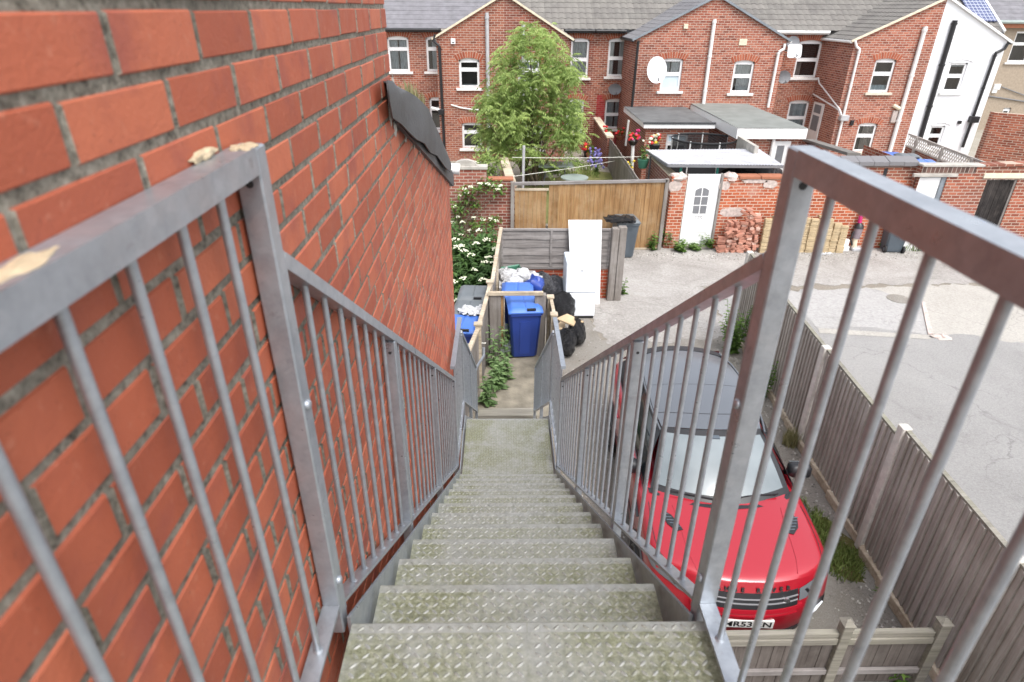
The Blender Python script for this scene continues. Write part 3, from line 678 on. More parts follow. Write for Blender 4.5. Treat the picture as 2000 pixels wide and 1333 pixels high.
# ================================================================ PATH FENCES
pf = thing('path_fence', 'old grey timber fence with capped posts left of the path below the stairs', 'fence', (-.3, 9.6, 0))
TP = [PG(916,682,1.12), PG(934,640,1.2), PG(957,556,1.32)]
line = [Vector((-.62,8.1,1.0)), TP[0], TP[1], TP[2]]
for i, (a, b) in enumerate(zip(line, line[1:])):
    mb = MB(); n_ = max(2, int((b-a).length/.16)); rr = random.Random(i+3)
    for k in range(n_):
        p, q = a.lerp(b, k/n_), a.lerp(b, (k+.96)/n_); mb.cur = rr.random(); o_ = Vector((.012*rr.uniform(-1,1), 0, 0))
        mb.prism([(p.x+o_.x,p.y,0),(q.x+o_.x,q.y,0),(q.x+o_.x,q.y,q.z-.05),(p.x+o_.x,p.y,p.z-.05)], (.018,0,0))
    mb.build('board', 'wood_grey_v', pf)
    mb = MB(); mb.bar(a+Vector((0,0,-.02)), b+Vector((0,0,-.02)), .07, .05); mb.build('top_rail', 'wood_pale', pf)
for p in TP[1:]:
    mb = MB(); mb.cbox(p.x-.05, p.x+.05, p.y-.05, p.y+.05, 0, p.z+.05, .005); mb.cbox(p.x-.075, p.x+.075, p.y-.06, p.y+.06, p.z+.05, p.z+.085, .005); mb.build('post', 'wood_pale', pf)
# gate frame across the path
gf = thing('gate_frame', 'weathered timber gate frame with a cross beam in front of the blue bins', 'gate frame', (.3, 10.6, 0))
a = PY(953,573,10.55); b = PY(1061,574,10.55)
for x0, x1, nm, mt in ((PY(960,600,10.6).x-.04, PY(978,600,10.6).x, 'post', 'wood_grey_v'), (PY(1044,600,10.6).x, PY(1066,600,10.6).x, 'post', 'wood_grey_v')):
    mb = MB(); mb.cbox(x0, x1, 10.55, 10.68, 0, 1.30, .006); mb.build(nm, mt, gf)
mb = MB(); mb.cbox(PY(978,600,10.6).x+.003, PY(978,600,10.6).x+.05, 10.57, 10.64, 0, 1.29, .004); mb.build('jamb', 'wood_orange_v', gf)
mb = MB(); mb.cbox(PY(978,600,10.6).x+.053, PY(978,600,10.6).x+.075, 10.58, 10.66, .3, 1.29, .004); mb.build('jamb', 'wood_pale', gf)
mb = MB(); mb.cbox(a.x, b.x, 10.52, 10.6, 1.303, 1.37, .005); mb.build('cross_beam', 'wood_pale', gf)
# short fence right of the path
rf = thing('drive_fence', 'short timber fence with capped posts between path and driveway', 'fence', (.98, 10, 0))
for u, v, z in ((1075,578,1.22),(1082,612,1.16)):
    p = PG(u, v, z); mb = MB(); mb.cbox(p.x-.05,p.x+.05,p.y-.05,p.y+.05,0,z-.04,.005); mb.cbox(p.x-.07,p.x+.07,p.y-.07,p.y+.07,z-.04,z,.008); mb.build('post', 'wood_pale', rf)
q = [PG(1075,585,1.15), PG(1082,618,1.08), PG(1088,665,1.0)]
for a, b in zip(q, q[1:]):
    mb = MB(); n_ = max(2, int((b-a).length/.14)); rr = random.Random(6)
    for k in range(n_):
        p_, q_ = a.lerp(b, k/n_), a.lerp(b, (k+.95)/n_); mb.cur = rr.random(); mb.prism([(p_.x,p_.y,0),(q_.x,q_.y,0),(q_.x,q_.y,q_.z),(p_.x,p_.y,p_.z)], (.018,0,0))
    mb.build('board', 'wood_grey_v', rf)
    mb = MB(); mb.bar(a+Vector((.01,0,.01)), b+Vector((.01,0,.01)), .06, .04); mb.build('top_rail', 'wood_pale', rf)
# ================================================================ BIN YARD BACK WALL
BY = 13.3
yw = thing('yard_wall', 'low red brick wall topped by a grey lap fence panel behind the rubbish', 'wall', (1.4, BY, 0))
xl, xr = PY(977,447,BY).x, PY(1196,447,BY).x
mb = MB(); mb.box(xl, xr+.06, BY, BY+.22, 0, PY(1100,524,BY).z-.02); mb.build('brick_base', 'yard_brick', yw)
zb, zt = PY(1100,524,BY).z-.015, PY(1100,447,BY).z
mb = MB(); z = zb+.05; rr = random.Random(4); k = 0
while z < zt-.06:
    h = .115; mb.cur = rr.random(); s1, s2 = rr.uniform(-.012,.012), rr.uniform(-.012,.012)
    n_ = 10
    def wav(u, v, z=z, k=k): 
        x = xl+.03+(xr-xl-.06)*u; s = .010*math.sin(5*x+k*1.7)
        return (x, BY-.012 + .016*v - (.008 if k % 2 else 0) + .004*math.sin(9*x+k), z + s*(1-v) + v*(h+.02))
    mb.grid(wav, n_, 1); z += h*.82; k += 1
pn = mb.build('lap_panel', 'wood_grey_h', yw)
mb = MB(); mb.box(xl+.03, xr-.03, BY+.012, BY+.02, zb+.04, zt-.04); mb.build('backing_board', 'wood_grey_h', pn)
mb = MB()
mb.cbox(xl, xr-.02, BY-.03, BY+.03, zt-.045, zt, .004); mb.cbox(xl, xr-.02, BY-.03, BY+.02, zb, zb+.06, .004)
for x in (xl+.02, (xl+xr)/2-.13, xr-.06): mb.cbox(x, x+.045, BY-.036, BY-.014, zb+.06, zt-.045, .004)
mb.build('frame', 'wood_grey_h', pn)
gp = thing('timber_post', 'thick grey timber gatepost at the right end of the yard wall', 'post', (xr+.12, BY-.05, 0))
for u, hh in ((1189,.0), (1201,.03)):
    p = PY(u, 560, BY-.1); mb = MB(); mb.cbox(p.x-.03, p.x+.15, BY-.16, BY+.0, 0, PY(1190,443,BY).z+hh, .012); mb.build('upright', 'wood_grey_v', gp)
# left side fence of the bin yard, running away from the gate
lf = thing('yard_side_fence', 'grey slatted timber fence along the left of the bin yard', 'fence', (-.05, 12, 0))
a, b = PG(959,556,1.32), Vector((xl, BY, zt)); n_ = 13; rr = random.Random(9)
mb = MB()
for k in range(n_):
    p_, q_ = a.lerp(b, k/n_), a.lerp(b, (k+.94)/n_); mb.cur = rr.random(); mb.prism([(p_.x,p_.y,0),(q_.x,q_.y,0),(q_.x,q_.y,q_.z),(p_.x,p_.y,p_.z)], (.018,0,0))
mb.build('boards', 'wood_grey_v', lf)
mb = MB(); mb.bar(a+Vector((.02,0,.02)), b+Vector((.02,0,.02)), .07, .045); mb.build('top_rail', 'wood_pale', lf)
m_ = a.lerp(b, .45); mb = MB(); mb.cbox(m_.x-.04, m_.x+.06, m_.y-.05, m_.y+.05, 0, m_.z+.03, .006); mb.build('post', 'wood_pale', lf)
# ================================================================ WHEELIE BINS
def wheelie(label, body, lid, loc, rotz=0, group='wheelie bins', tilt=0, s=1.0):
    t = thing('wheelie_bin', label, 'bin', (0,0,0), group, world=False)
    mb = MB()
    def ring(z, w, d0, d1, c=.04): return [(-w+c,-d0,z),(w-c,-d0,z),(w,-d0+c,z),(w,d1-c,z),(w-c,d1,z),(-w+c,d1,z),(-w,d1-c,z),(-w,-d0+c,z)]
    rs = [ring(.03,.215,.20,.24), ring(.06,.225,.215,.25), ring(.90,.275,.32,.31), ring(.905,.295,.345,.33), ring(.965,.295,.345,.33)]
    vs = sum(rs, []); fs = [tuple(reversed(range(8)))]
    for k in range(4):
        for j in range(8): fs.append((k*8+j, k*8+(j+1)%8, k*8+8+(j+1)%8, k*8+8+j))
    mb.addf(vs, fs)
    def fpan(x0, x1, z0, z1):      # raised front panel follows the taper
        yy = lambda z: -(.215 + (z-.06)/.84*.105) - .008
        mb.hexa([(x0,yy(z0),z0),(x1,yy(z0),z0),(x1,yy(z0)+.03,z0),(x0,yy(z0)+.03,z0),(x0,yy(z1),z1),(x1,yy(z1),z1),(x1,yy(z1)+.03,z1),(x0,yy(z1)+.03,z1)])
    fpan(-.09,.09,.10,.78)
    mb.build('body', body, t, smooth=25)
    mb = MB()
    def top(u, v):
        x = (u-.5)*.60; y = -.355 + v*.69; e = min(u, 1-u, v*1.0, 1-v)
        z = .975 + .055*min(1, e/.12) + .02*math.sin(math.pi*v) + (-.018 if abs(u-.5) < .03 and e > .1 else 0)
        return (x, y, z)
    mb.grid(top, 24, 20)
    mb.box(-.30,.30,-.355,.335,.955,.976); mb.build('lid', lid, t, smooth=45)
    mb = MB(); mb.box(.02,.17,-.345,-.30,1.005,1.035); mb.build('lid_handle', 'black_plastic', t)
    for sx in (-1, 1):
        mb = MB(); mb.disc((sx*.24,.24,.10),(1,0,0),.10,.05,18); w = mb.build('wheel', 'tyre', t, smooth=True)
        m2 = MB(); m2.disc((sx*.27,.24,.10),(1,0,0),.05,.012,12); m2.build('hub', 'grey_plastic', w)
    mb = MB(); mb.tube([(-.22,.345,.93),(-.2,.39,.95),(.2,.39,.95),(.22,.345,.93)], .015, 8); mb.build('handle', body, t)
    t.location = loc; t.rotation_euler = (tilt, 0, rotz); t.scale = (s, s, s)
    return t
fb = PG(1027, 695)
wheelie('blue wheelie bin with closed lid standing just behind the gate frame', 'blue_plastic', 'blue_lid', (fb.x-.05, fb.y+.12, 0), R_(4), s=1.08)
p = PG(1014, 575, 1.0); wheelie('blue wheelie bin heaped behind the front blue bin', 'blue_plastic', 'blue_lid', (p.x-.03, p.y+.12, 0), R_(-2), s=1.06)
p = PG(905, 645, .98); b3 = wheelie('blue wheelie bin left of the path fence with a rope across its front', 'blue_plastic', 'blue_lid', (p.x-.02, p.y+.25, 0), R_(-8))
p = PG(918, 606, 1.0); wheelie('grey wheelie bin with a torn plastic bag on its lid left of the path fence', 'grey_plastic', 'grey_lid', (p.x-.02, p.y+.1, 0), R_(-6))
p = PG(926, 575, 1.05); wheelie('dark grey wheelie bin farthest back of three left of the path fence', 'grey_plastic', 'grey_lid', (p.x, p.y+.15, 0), R_(-4), s=1.03)
p = PG(1219, 506); wheelie('dark grey wheelie bin topped by a black bag beside the orange board fence', 'grey_plastic', 'grey_lid', (p.x+.0, p.y+.25, 0), R_(3), s=1.06)
p = PG(1747, 497); b15 = wheelie('dark grey wheelie bin painted 15 standing before the alley wall', 'grey_plastic', 'grey_lid', (p.x+.05, p.y+.35, 0), R_(172), s=1.0)
mb = text_mb('15', .34, (0,0,0), (1,0,0), (0,0,1), .003, .006); 
mb.v = [(-x-.08, .306+.03+(z-.75)*.06-.02, z+.60) for x, y, z in [(v[0], v[1], v[2]) for v in mb.v]]
mb.v = [(x, .243+(z-.06)*.075+.004+.002, z) for x, y, z in mb.v]
nm = mb.build('painted_number', 'number_white', b15)
p = PG(1902, 432, 1.04); wheelie('blue wheelie bin in front of the black plank door', 'blue_plastic', 'blue_lid', (p.x, p.y+.1, 0), R_(5))
for (u, v, y, lab, m1, m2) in ((1750, 303, 19.2, 'blue wheelie bin whose lid shows behind the tiled outhouse roof', 'blue_plastic', 'blue_lid'), (1815, 318, 17.6, 'bright blue wheelie bin with slanted lid behind the outhouse parapet', 'blue_plastic', 'blue_lid'), (1783, 306, 18.2, 'dark grey bin lid end showing beside the slanted blue lid', 'grey_plastic', 'grey_lid')):
    p = PY(u, v, y); wheelie(lab, m1, m2, (p.x, y+.2, p.z-1.03), R_(-12))
mb = MB(); p = PG(905, 668, .8); mb.tube([p+Vector((-.35,-.02,.05)), p+Vector((.0,-.09,.02)), p+Vector((.1,-.09,-.0)), p+Vector((.16,-.09,.08)), p+Vector((.25,-.09,.02)), p+Vector((.4,-.05,.0))], .008, 6)
tag(mb.build('white_rope', 'line_white', origin=p), 'white rope tied across the blue bin left of the path fence', 'rope')
# ================================================================ RUBBISH
def bag(mb, c, rx, ry, rz, seed, n=44, m=26, amp=.10):
    rr = random.Random(seed); ph = [rr.uniform(0,6.28) for _ in range(10)]; vs = []; fs = []
    for j in range(m+1):
        th = math.pi*j/m
        for i in range(n):
            a = 2*math.pi*i/n
            k = 1 + amp*(math.sin(2*a+ph[0]+th) + .7*math.sin(3*a+ph[1]-2*th)) + .10*(abs(math.sin(6*a+ph[2]+2.5*math.sin(2*th+ph[3]))) - .5) + .08*(abs(math.sin(9*a+5*th+ph[4]))-.5) + rr.uniform(-.03,.03)
            z = max(math.cos(th)*k, -.75) + (.14*max(0, .35-th)/.35 if th < .35 else 0)
            vs.append((c[0]+rx*math.sin(th)*math.cos(a)*k, c[1]+ry*math.sin(th)*math.sin(a)*k, c[2]+rz*z))
    for j in range(m):
        for i in range(n): fs.append((j*n+i, (j+1)*n+i, (j+1)*n+(i+1) % n, j*n+(i+1) % n))
    mb.addf(vs, fs)
def bin_bag(label, parts, mat='bin_bag', group='black rubbish bags', name='bin_bag', amp=.1):
    mb = MB()
    for i, (c, r) in enumerate(parts): bag(mb, c, r[0], r[1], r[2], int(c[0]*100)+i, amp=amp)
    c0 = parts[0][0]; o = mb.build(name, mat, smooth=30, origin=(c0[0], c0[1], 0)); return tag(o, label, 'rubbish bag', group)
def up(u, v, z0): p = PG(u, v, z0); return (p.x, p.y, p.z)
bin_bag('black rubbish bag lying nearest the stairs at the edge of the driveway', [(up(1107,670,.22), (.20,.26,.25))])
bin_bag('crumpled black rubbish bag under the cardboard sheet', [(up(1127,650,.25), (.19,.26,.27))])
bin_bag('shiny black bag below the fridge, behind the cardboard', [(up(1098,600,.28), (.26,.32,.30))])
bin_bag('black bag slumped against the low brick wall left of the fridge', [(up(1078,568,.42), (.30,.32,.30)), (up(1060,556,.55), (.28,.26,.24))], 'bag_grey')
mb = MB(); c = up(1012,548,.95)
for i in range(9):
    rr = random.Random(i); mb.blob((c[0]+rr.uniform(-.32,.36), c[1]+rr.uniform(-.25,.25), c[2]+rr.uniform(-.12,.12)), .19, .18, .13, i, 12, 8, .25)
mb.box(c[0]-.4, c[0]+.4, c[1]-.3, c[1]+.4, 0, c[2]-.05)
tag(mb.build('waste_heap', 'paper', smooth=60, origin=(c[0], c[1], 0)), 'heap of torn white paper and wrappers behind the blue bins', 'rubbish heap')
mb = MB(); c = PG(1045,556,1.0); mb.blob(c, .2,.2,.16, 4, 12, 8, .2); tag(mb.build('blue_bag', 'blue_plastic', smooth=60, origin=c), 'blue plastic bag end poking out beside the white paper heap', 'bag')
mb = MB(); c = PY(1000,535,12.75); 
def crate(z, w, d): return [(c.x-w,c.y-d,z),(c.x+w,c.y-d,z),(c.x+w,c.y+d,z),(c.x-w,c.y+d,z)]
r1, r2, r3 = crate(c.z-.13,.15,.13), crate(c.z+.08,.19,.16), crate(c.z+.10,.21,.18)
mb.addf(r1+r2+r3, [(0,1,5,4),(1,2,6,5),(2,3,7,6),(3,0,4,7),(4,5,9,8),(5,6,10,9),(6,7,11,10),(7,4,8,11),(3,2,1,0)])
o = mb.build('green_crate', 'green_plastic', origin=c); o.rotation_euler = (R_(8),R_(-6),R_(10)); s_ = o.modifiers.new('t','SOLIDIFY'); s_.thickness = .012
tag(o, 'green plastic recycling crate on top of the paper heap', 'crate')
mb = MB(); p = [PG(1086,622,.50), PG(1120,636,.46), PG(1140,628,.50), PG(1108,613,.58)]; mb.prism(p, (0,0,-.025)); tag(mb.build('cardboard_sheet', 'cardboard', origin=p[0]), 'flat brown cardboard sheet lying over the black bags', 'cardboard')
mb = MB(); p = [PG(1088,640,.30), PG(1100,648,.28), PG(1104,632,.34), PG(1094,628,.34)]; mb.prism(p, (0,0,-.14)); tag(mb.build('cardboard_box', 'cardboard', origin=p[0]), 'small brown cardboard box end tucked under the cardboard sheet', 'box')
mb = MB(); c = PG(985,678,.12); mb.blob(c, .20,.17,.12, 3, 12, 8, .12); tag(mb.build('white_bag', 'appliance', smooth=60, origin=c), 'white plastic bag on the path beside the nettles', 'bag')
mb = MB(); c = PG(993,657,.15); mb.blob(c, .17,.17,.16, 8, 14, 9, .08); tag(mb.build('black_tub', 'black_plastic', smooth=60, origin=c), 'black round tub beside the front blue bin', 'tub')
mb = MB(); c = PG(984,640,.3); mb.blob(c, .12,.14,.16, 9, 12, 8, .2); tag(mb.build('clear_bag', 'appliance_side', smooth=60, origin=c), 'pale crumpled plastic left of the front blue bin', 'bag')
mb = MB(); mb.bar(PG(1107,600,.2), PY(1098,541,13.1), .035, .02); tag(mb.build('white_batten', 'wood_pale', origin=PG(1107,600)), 'thin pale batten leaning left of the fridge', 'batten')
# bag on the grey bin lids
p = PG(1213,432,1.12); mb = MB(); 
for i in range(5): mb.blob((p.x-.25+i*.13, p.y+.15+.05*math.sin(i*2), 1.13+.03*math.sin(i*3)), .16,.25,.06, i, 12, 7, .25)
tag(mb.build('bin_bag', 'bin_bag', smooth=60, origin=p), 'black bag draped over the lid of the bin by the board fence', 'rubbish bag', 'black rubbish bags')
p = PG(920,607,1.09); mb = MB(); 
for i in range(5): mb.blob((p.x-.14+i*.08, p.y+.05+.1*math.sin(i*2), 1.07), .09,.14,.03, i, 12, 7, .3)
tag(mb.build('plastic_bag', 'paper', smooth=60, origin=p), 'torn silvery plastic bag on the middle grey bin', 'bag')
# fridge and leaning door
FB = 12.23
x0, x1 = PY(1107,520,FB).x, PG(1160,622).x
fr = thing('fridge_freezer', 'white fridge freezer standing outside on the driveway by the wall', 'fridge', ((x0+x1)/2, FB, 0))
W_ = x1-x0; zt = PY(1140,512,FB).z; zs = PY(1140,572,FB).z
mb = MB(); mb.cbox(x0-.005, x1, FB+.05, FB+.62, .02, zt, .012); mb.build('cabinet', 'appliance_side', fr)
mb = MB(); mb.cbox(x0, x1, FB-.02, FB+.045, zs+.008, zt, .012); d = mb.build('upper_door', 'appliance', fr)
m2 = MB(); m2.box((x0+x1)/2-.03,(x0+x1)/2+.03,FB-.023,FB-.019,zt-.20,zt-.185); m2.build('badge', 'chrome', d)
mb = MB(); mb.cbox(x0, x1, FB-.02, FB+.045, .06, zs-.008, .012); mb.build('lower_door', 'appliance', fr)
mb = MB(); mb.box(x0+.02, x1-.02, FB+.0, FB+.05, 0, .055); mb.build('plinth', 'black_plastic', fr)
# white door leaning behind
yb, yt = 12.95, 13.22
ld = thing('leaning_door', 'white panelled door leaning on the yard wall behind the fridge', 'door', (PY(1150,500,13).x, yb, 0))
xa, xb = PG(1118,600).x, PG(1172,597).x; tl = PY(1110,431,yt); tr = PY(1176,430,yt); hgt = tl.z
mb = MB(); n0 = Vector((0,-hgt,yt-yb)).normalized()
def dp(u, v, o=0): 
    p = Vector((xa+(xb-xa)*u, yb, 0)).lerp(Vector((tl.x+(tr.x-tl.x)*u, yt, hgt)), v); return p + Vector((0,-1,0))*o
mb.hexa([dp(0,0),dp(1,0),dp(1,0,-.04),dp(0,0,-.04),dp(0,1),dp(1,1),dp(1,1,-.04),dp(0,1,-.04)]); dr = mb.build('door_leaf', 'white_paint', ld)
mb = MB()
for u0, u1 in ((.12,.44),(.56,.88)):
    for v0, v1 in ((.73,.93),(.83,.90),(.45,.68),(.08,.38)):
        e = .012
        for a, b, c, d in ((u0,u1,v0,v0+e),(u0,u1,v1-e,v1),(u0,u0+e*2,v0,v1),(u1-e*2,u1,v0,v1)):
            mb.hexa([dp(a,c,.006),dp(b,c,.006),dp(b,c),dp(a,c),dp(a,d,.006),dp(b,d,.006),dp(b,d),dp(a,d)])
mb.build('panel_moulding', 'white_paint', ld)
for i, (u, v) in enumerate(((1190,580),(1212,575))):
    weed('gatepost_weed', (u, v), 0, .3+.1*i, 12, .14, .03, ['green weed at the end of the low brick wall','grassy weed at the foot of the timber gatepost'][i], stems=7, seed=60+i)
# ================================================================ CAR
n = NT('grille_silver'); n.set((.26,.26,.27), .35, .3)
car = thing('parked_car', 'red sport utility car with black roof parked nose towards the stairs', 'car', (0,0,0), world=False)
def lerp_t(tab, t):
    for (a, b), (c, d) in zip(tab, tab[1:]):
        if t <= c: 
            k = max(0, (t-a)/(c-a)); return b + (d-b)*k
    return tab[-1][1]
WT = [(0,.76),(.05,.83),(.15,.895),(.35,.945),(.7,.97),(1.2,.965),(2.2,.96),(3.4,.965),(3.9,.955),(4.2,.90),(4.37,.80)]
BT = [(0,.965),(.03,.978),(.08,.988),(.15,.997),(.35,1.015),(.7,1.045),(1.15,1.085),(2.2,1.11),(3.6,1.16),(4.2,1.16),(4.37,1.05)]
def yoff(t, x, z): 
    k = math.exp(-t/.28); return t + k*(.30*(abs(x)/.85)**2.4 + .085*max(0, z-.70)/.2 + .10*max(0, .36-z)/.14)
def sect(t):
    W, B = lerp_t(WT, t), lerp_t(BT, t)
    c = .045 if t < 1.3 else .03
    half = [(.86*W,.24),(.95*W,.27),(.985*W,.45),(W,.68),(.995*W,B-.18),(.975*W,B-.075),(.93*W,B-.018),(.86*W,B+.004),(.72*W,B+c*.55),(.50*W,B+c*.85),(.25*W,B+c*.97),(0,B+c)]
    pts = half + [(-x,z) for x, z in reversed(half[:-1])]
    return [(x, yoff(t, x, z), z) for x, z in pts]
TS = [0,.03,.08,.15,.25,.38,.55,.8,1.0,1.2,1.6,2.1,2.7,3.3,3.7,4.0,4.2,4.32,4.37]
mb = MB(); S = [sect(t) for t in TS]; m_ = len(S[0])
vs = [p for s in S for p in s]; fs = []
for i in range(len(TS)-1):
    for j in range(m_-1): fs.append((i*m_+j, i*m_+j+1, (i+1)*m_+j+1, (i+1)*m_+j))
mid = m_//2
for j in range(mid):                               # tail cap
    o = (len(TS)-1)*m_; fs.append((o+j, o+j+1, o+m_-2-j, o+m_-1-j) if m_-2-j != j+1 else (o+j, o+j+1, o+m_-1-j))
mb.addf(vs, fs)
half = sect(0)[:mid+1]
mb.grid(lambda u, v: (lambda q: (q[0]*(2*u-1), yoff(0, q[0]*(2*u-1), q[2]), q[2]))(half[int(round(v*mid))]), 16, mid)
body = mb.build('body', 'car_red', car, smooth=38)
def fy(x, z, o=0): return yoff(0, x, z) - o
def hz(x, t):                                       # bonnet height
    W, B = lerp_t(WT, t), lerp_t(BT, t); q = abs(x)/W
    tab = [(0,B+.045),(.25,B+.0437),(.5,B+.038),(.72,B+.025),(.86,B+.004),(.93,B-.018),(1,B-.1)]; return lerp_t(tab, q)
def front_poly(name, pts, o, mat, par, th=.02, n=10, smooth=False):
    """strip between lower and upper outline (x, z) pairs along the curved nose"""
    mb = MB(); lo, hi = pts; 
    A = [(x, fy(x, z, o), z) for x, z in lo]; B = [(x, fy(x, z, o), z) for x, z in hi]
    for i in range(len(A)-1):
        mb.quad(A[i], A[i+1], B[i+1], B[i])
        mb.quad((A[i][0],A[i][1]+th,A[i][2]), A[i], B[i], (B[i][0],B[i][1]+th,B[i][2])) if i == 0 else None
        mb.quad(B[i], B[i+1], (B[i+1][0],B[i+1][1]+th,B[i+1][2]), (B[i][0],B[i][1]+th,B[i][2]))
        mb.quad((A[i][0],A[i][1]+th,A[i][2]), (A[i+1][0],A[i+1][1]+th,A[i+1][2]), A[i+1], A[i])
    return mb.build(name, mat, par, smooth=smooth)
def xs_(a, b, n=14): return [a+(b-a)*i/n for i in range(n+1)]
X = xs_(-.50,.50)
gr = front_poly('grille', ([(x,.755) for x in X], [(x,.905) for x in X]), .008, 'car_black', car)
for z0, z1, mt in ((.806,.814,'grille_silver'),(.850,.857,'grille_silver')):
    front_poly('grille_bar', ([(x,z0) for x in X], [(x,z1) for x in X]), .018, mt, gr)
mb = MB()
for r_, z0 in ((0,.868),(1,.828),(2,.792)):
    for i in range(13):
        x = -.46+.92*i/12; y = fy(x, z0, .012); mb.tube([(x+.024*math.cos(a), y, z0+.010+.009*math.sin(a)) for a in [k*math.pi/3 for k in range(7)]], .0028, 4)
pass
bd = MB(); x = .37; y = fy(x,.828,.026); bd.tube([(x,y,.828),(x,y+.02,.828)], .034, 20); b = bd.build('round_badge', 'chrome', gr, smooth=40)
# headlamps wrap round the corners
for s in (-1, 1):
    P = [(.515,.79,.905),(.60,.79,.918),(.68,.805,.930),(.74,.83,.938)]
    mb = MB(); rows = []
    for x, z0, z1 in P: rows.append([(s*x, fy(x, z0, .012), z0), (s*x, fy(x,(z0+z1)/2,.016),(z0+z1)/2), (s*x, fy(x, z1, .010)+.0, z1)])
    for t, z0, z1 in ((.06,.85,.945),(.22,.885,.965),(.40,.925,.985)):
        W = lerp_t(WT, t); rows.append([(s*(W*.996+.008), yoff(t,W,z0), z0), (s*(W*.99+.010), yoff(t,W,(z0+z1)/2), (z0+z1)/2), (s*(W*.965+.006), yoff(t,W,z1), z1)])
    for a, b in zip(rows, rows[1:]):
        for k in range(2): mb.quad(a[k], b[k], b[k+1], a[k+1])
    hl = mb.build('headlight', 'lamp_glass', car, smooth=60)
    for x, r in ((.60,.028),(.69,.024)):
        mb = MB(); y = fy(x,.86,.018); mb.tube([(s*x,y,.858),(s*x,y+.02,.858)], r, 16); mb.build('lamp_lens', 'car_black', hl, smooth=40)
    # fog slot and running light at the bumper corner
    mb = MB(); pts = []
    for t, x, z0, z1 in ((0,.60,.50,.61),(0,.72,.52,.65),(0,.76,.55,.68),(.06,.835,.58,.70)):
        pts.append([(s*(x+.012 if t else x), yoff(t,x,z0)-.012, z0), (s*(x+.012 if t else x), yoff(t,x,z1)-.012, z1)])
    for a, b in zip(pts, pts[1:]): mb.quad(a[0], b[0], b[1], a[1])
    fg = mb.build('fog_slot', 'car_black', car)
    mb = MB(); mb.tube([(s*.66, fy(.66,.55,.024), .545),(s*.75, fy(.75,.58,.026), .575),(s*.845, yoff(.05,.83,.62)-.022, .615)], [.012,.018,.008], 8); mb.build('running_light', 'appliance', fg, smooth=60)
front_poly('lower_intake', ([(x,.27) for x in xs_(-.62,.62)], [(x,.42) for x in xs_(-.62,.62)]), .01, 'car_black', car)
front_poly('bumper_lip', ([(x,.715) for x in xs_(-.56,.56)], [(x,.75) for x in xs_(-.56,.56)]), .014, 'car_red', car, smooth=True)
front_poly('bumper_lip', ([(x,.645) for x in xs_(-.50,.50)], [(x,.685) for x in xs_(-.50,.50)]), .018, 'car_red', car, smooth=True)
# number plate
mb = MB(); py = fy(.10,.56,.012); mb.cbox(-.26,.26, py-.012, py+.06, .535,.645,.004); pl = mb.build('number_plate', 'plate_white', car)
t = text_mb('MR53 EN', .098, (0, py-.0135, .557), (1,0,0), (0,0,1), .001, .0018)
sx = .47/(max(v[0] for v in t.v)-min(v[0] for v in t.v)); t.v = [(v[0]*sx, v[1], v[2]) for v in t.v]; t.build('plate_letters', 'letter_black', pl)
# bonnet lettering along the leading edge
def letters(txt, x0, x1):
    n_ = len(txt)
    for i, ch in enumerate(txt):
        if ch == ' ': continue
        x = x0 + (x1-x0)*i/(n_-1); up_ = Vector((0, fy(x,.975)-fy(x,.925), .05)).normalized()
        L = text_mb(ch, .062, (x, fy(x,.922)-.013, .925), (1,0,0), up_, .005, .002)
        L.build('bonnet_letter', 'letter_black', body)
letters('RANGE ROVER', -.385, .385)
# bonnet vents and creases
for s in (-1, 1):
    mb = MB(); A = [(.55,.72),(.58,.80),(.64,.93),(.70,.98),(.735,.93),(.70,.80),(.62,.70)]
    pts = [(s*x, yoff(t, x, 1), hz(x, t)+.004) for x, t in A]; 
    if s < 0: pts.reverse()
    mb.prism(pts, (0,0,.006)); v = mb.build('bonnet_vent', 'car_black', car)
    mb = MB()
    for i in range(5):
        t = .76+.045*i; x = .60+.035*i*.7; mb.bar((s*(x-.03), yoff(t,x,1), hz(x,t)+.012),(s*(x+.05), yoff(t,x,1)+.01, hz(x+.05,t)+.012), .010, .006)
    mb.build('vent_slat', 'grey_plastic', v)
    mb = MB(); seq = [(.50,.10),(.54,.35),(.56,.60),(.57,.85),(.60,1.08)]
    mb.tube([(s*x, yoff(t,x,1), hz(x,t)+.0015) for x, t in seq], .0045, 4); mb.build('bonnet_crease', 'car_red', body, smooth=True)
    mb = MB(); seq = [(.745,.10),(.83,.35),(.86,.6),(.865,.9),(.85,1.15)]
    mb.tube([(s*x, yoff(t,x,1), hz(x,t)+.001) for x, t in seq], .004, 4); mb.build('shut_line', 'car_black', body)
# greenhouse
def P3(x, t, z): return Vector((x, t, z))
def base_front(u): x = -.80+1.6*u; return P3(x, 1.10 + .26*(abs(x)/.8)**2.2, 1.125 - .02*(abs(x)/.8)**2)
def roof_front(u): x = -.60+1.2*u; return P3(x, 1.93 + .10*(abs(x)/.6)**2, 1.545 - .035*(abs(x)/.6)**2)
def wsc(u, v, o=0): 
    a, b = base_front(u), roof_front(u); p = a.lerp(b, v); p.z += .035*math.sin(math.pi*v) + o; p.y -= o*.6; return p
mb = MB(); mb.grid(lambda u, v: wsc(u, v, -.004), 14, 8); mb.build('windscreen_surround', 'car_black', car, smooth=True)
mb = MB(); mb.grid(lambda u, v: wsc(.045+.91*u, .09+.80*v, .004), 14, 8); ws = mb.build('windscreen', 'car_glass', car, smooth=True)
mb = MB(); mb.box(-.05,.05,1.80,1.86,1.475,1.515); mb.build('mirror_sensor', 'grey_plastic', ws)
for x0, x1, t0, t1 in ((-.05,-.62,1.13,1.24),(.62,.08,1.27,1.12)):
    mb = MB(); mb.tube([(x0,t0,1.155),(x0*.4+x1*.6,(t0+t1)/2+.015,1.17),(x1,t1+.03,1.17)], [.014,.009,.006], 6)
    mb.build('wiper', 'car_black', car)
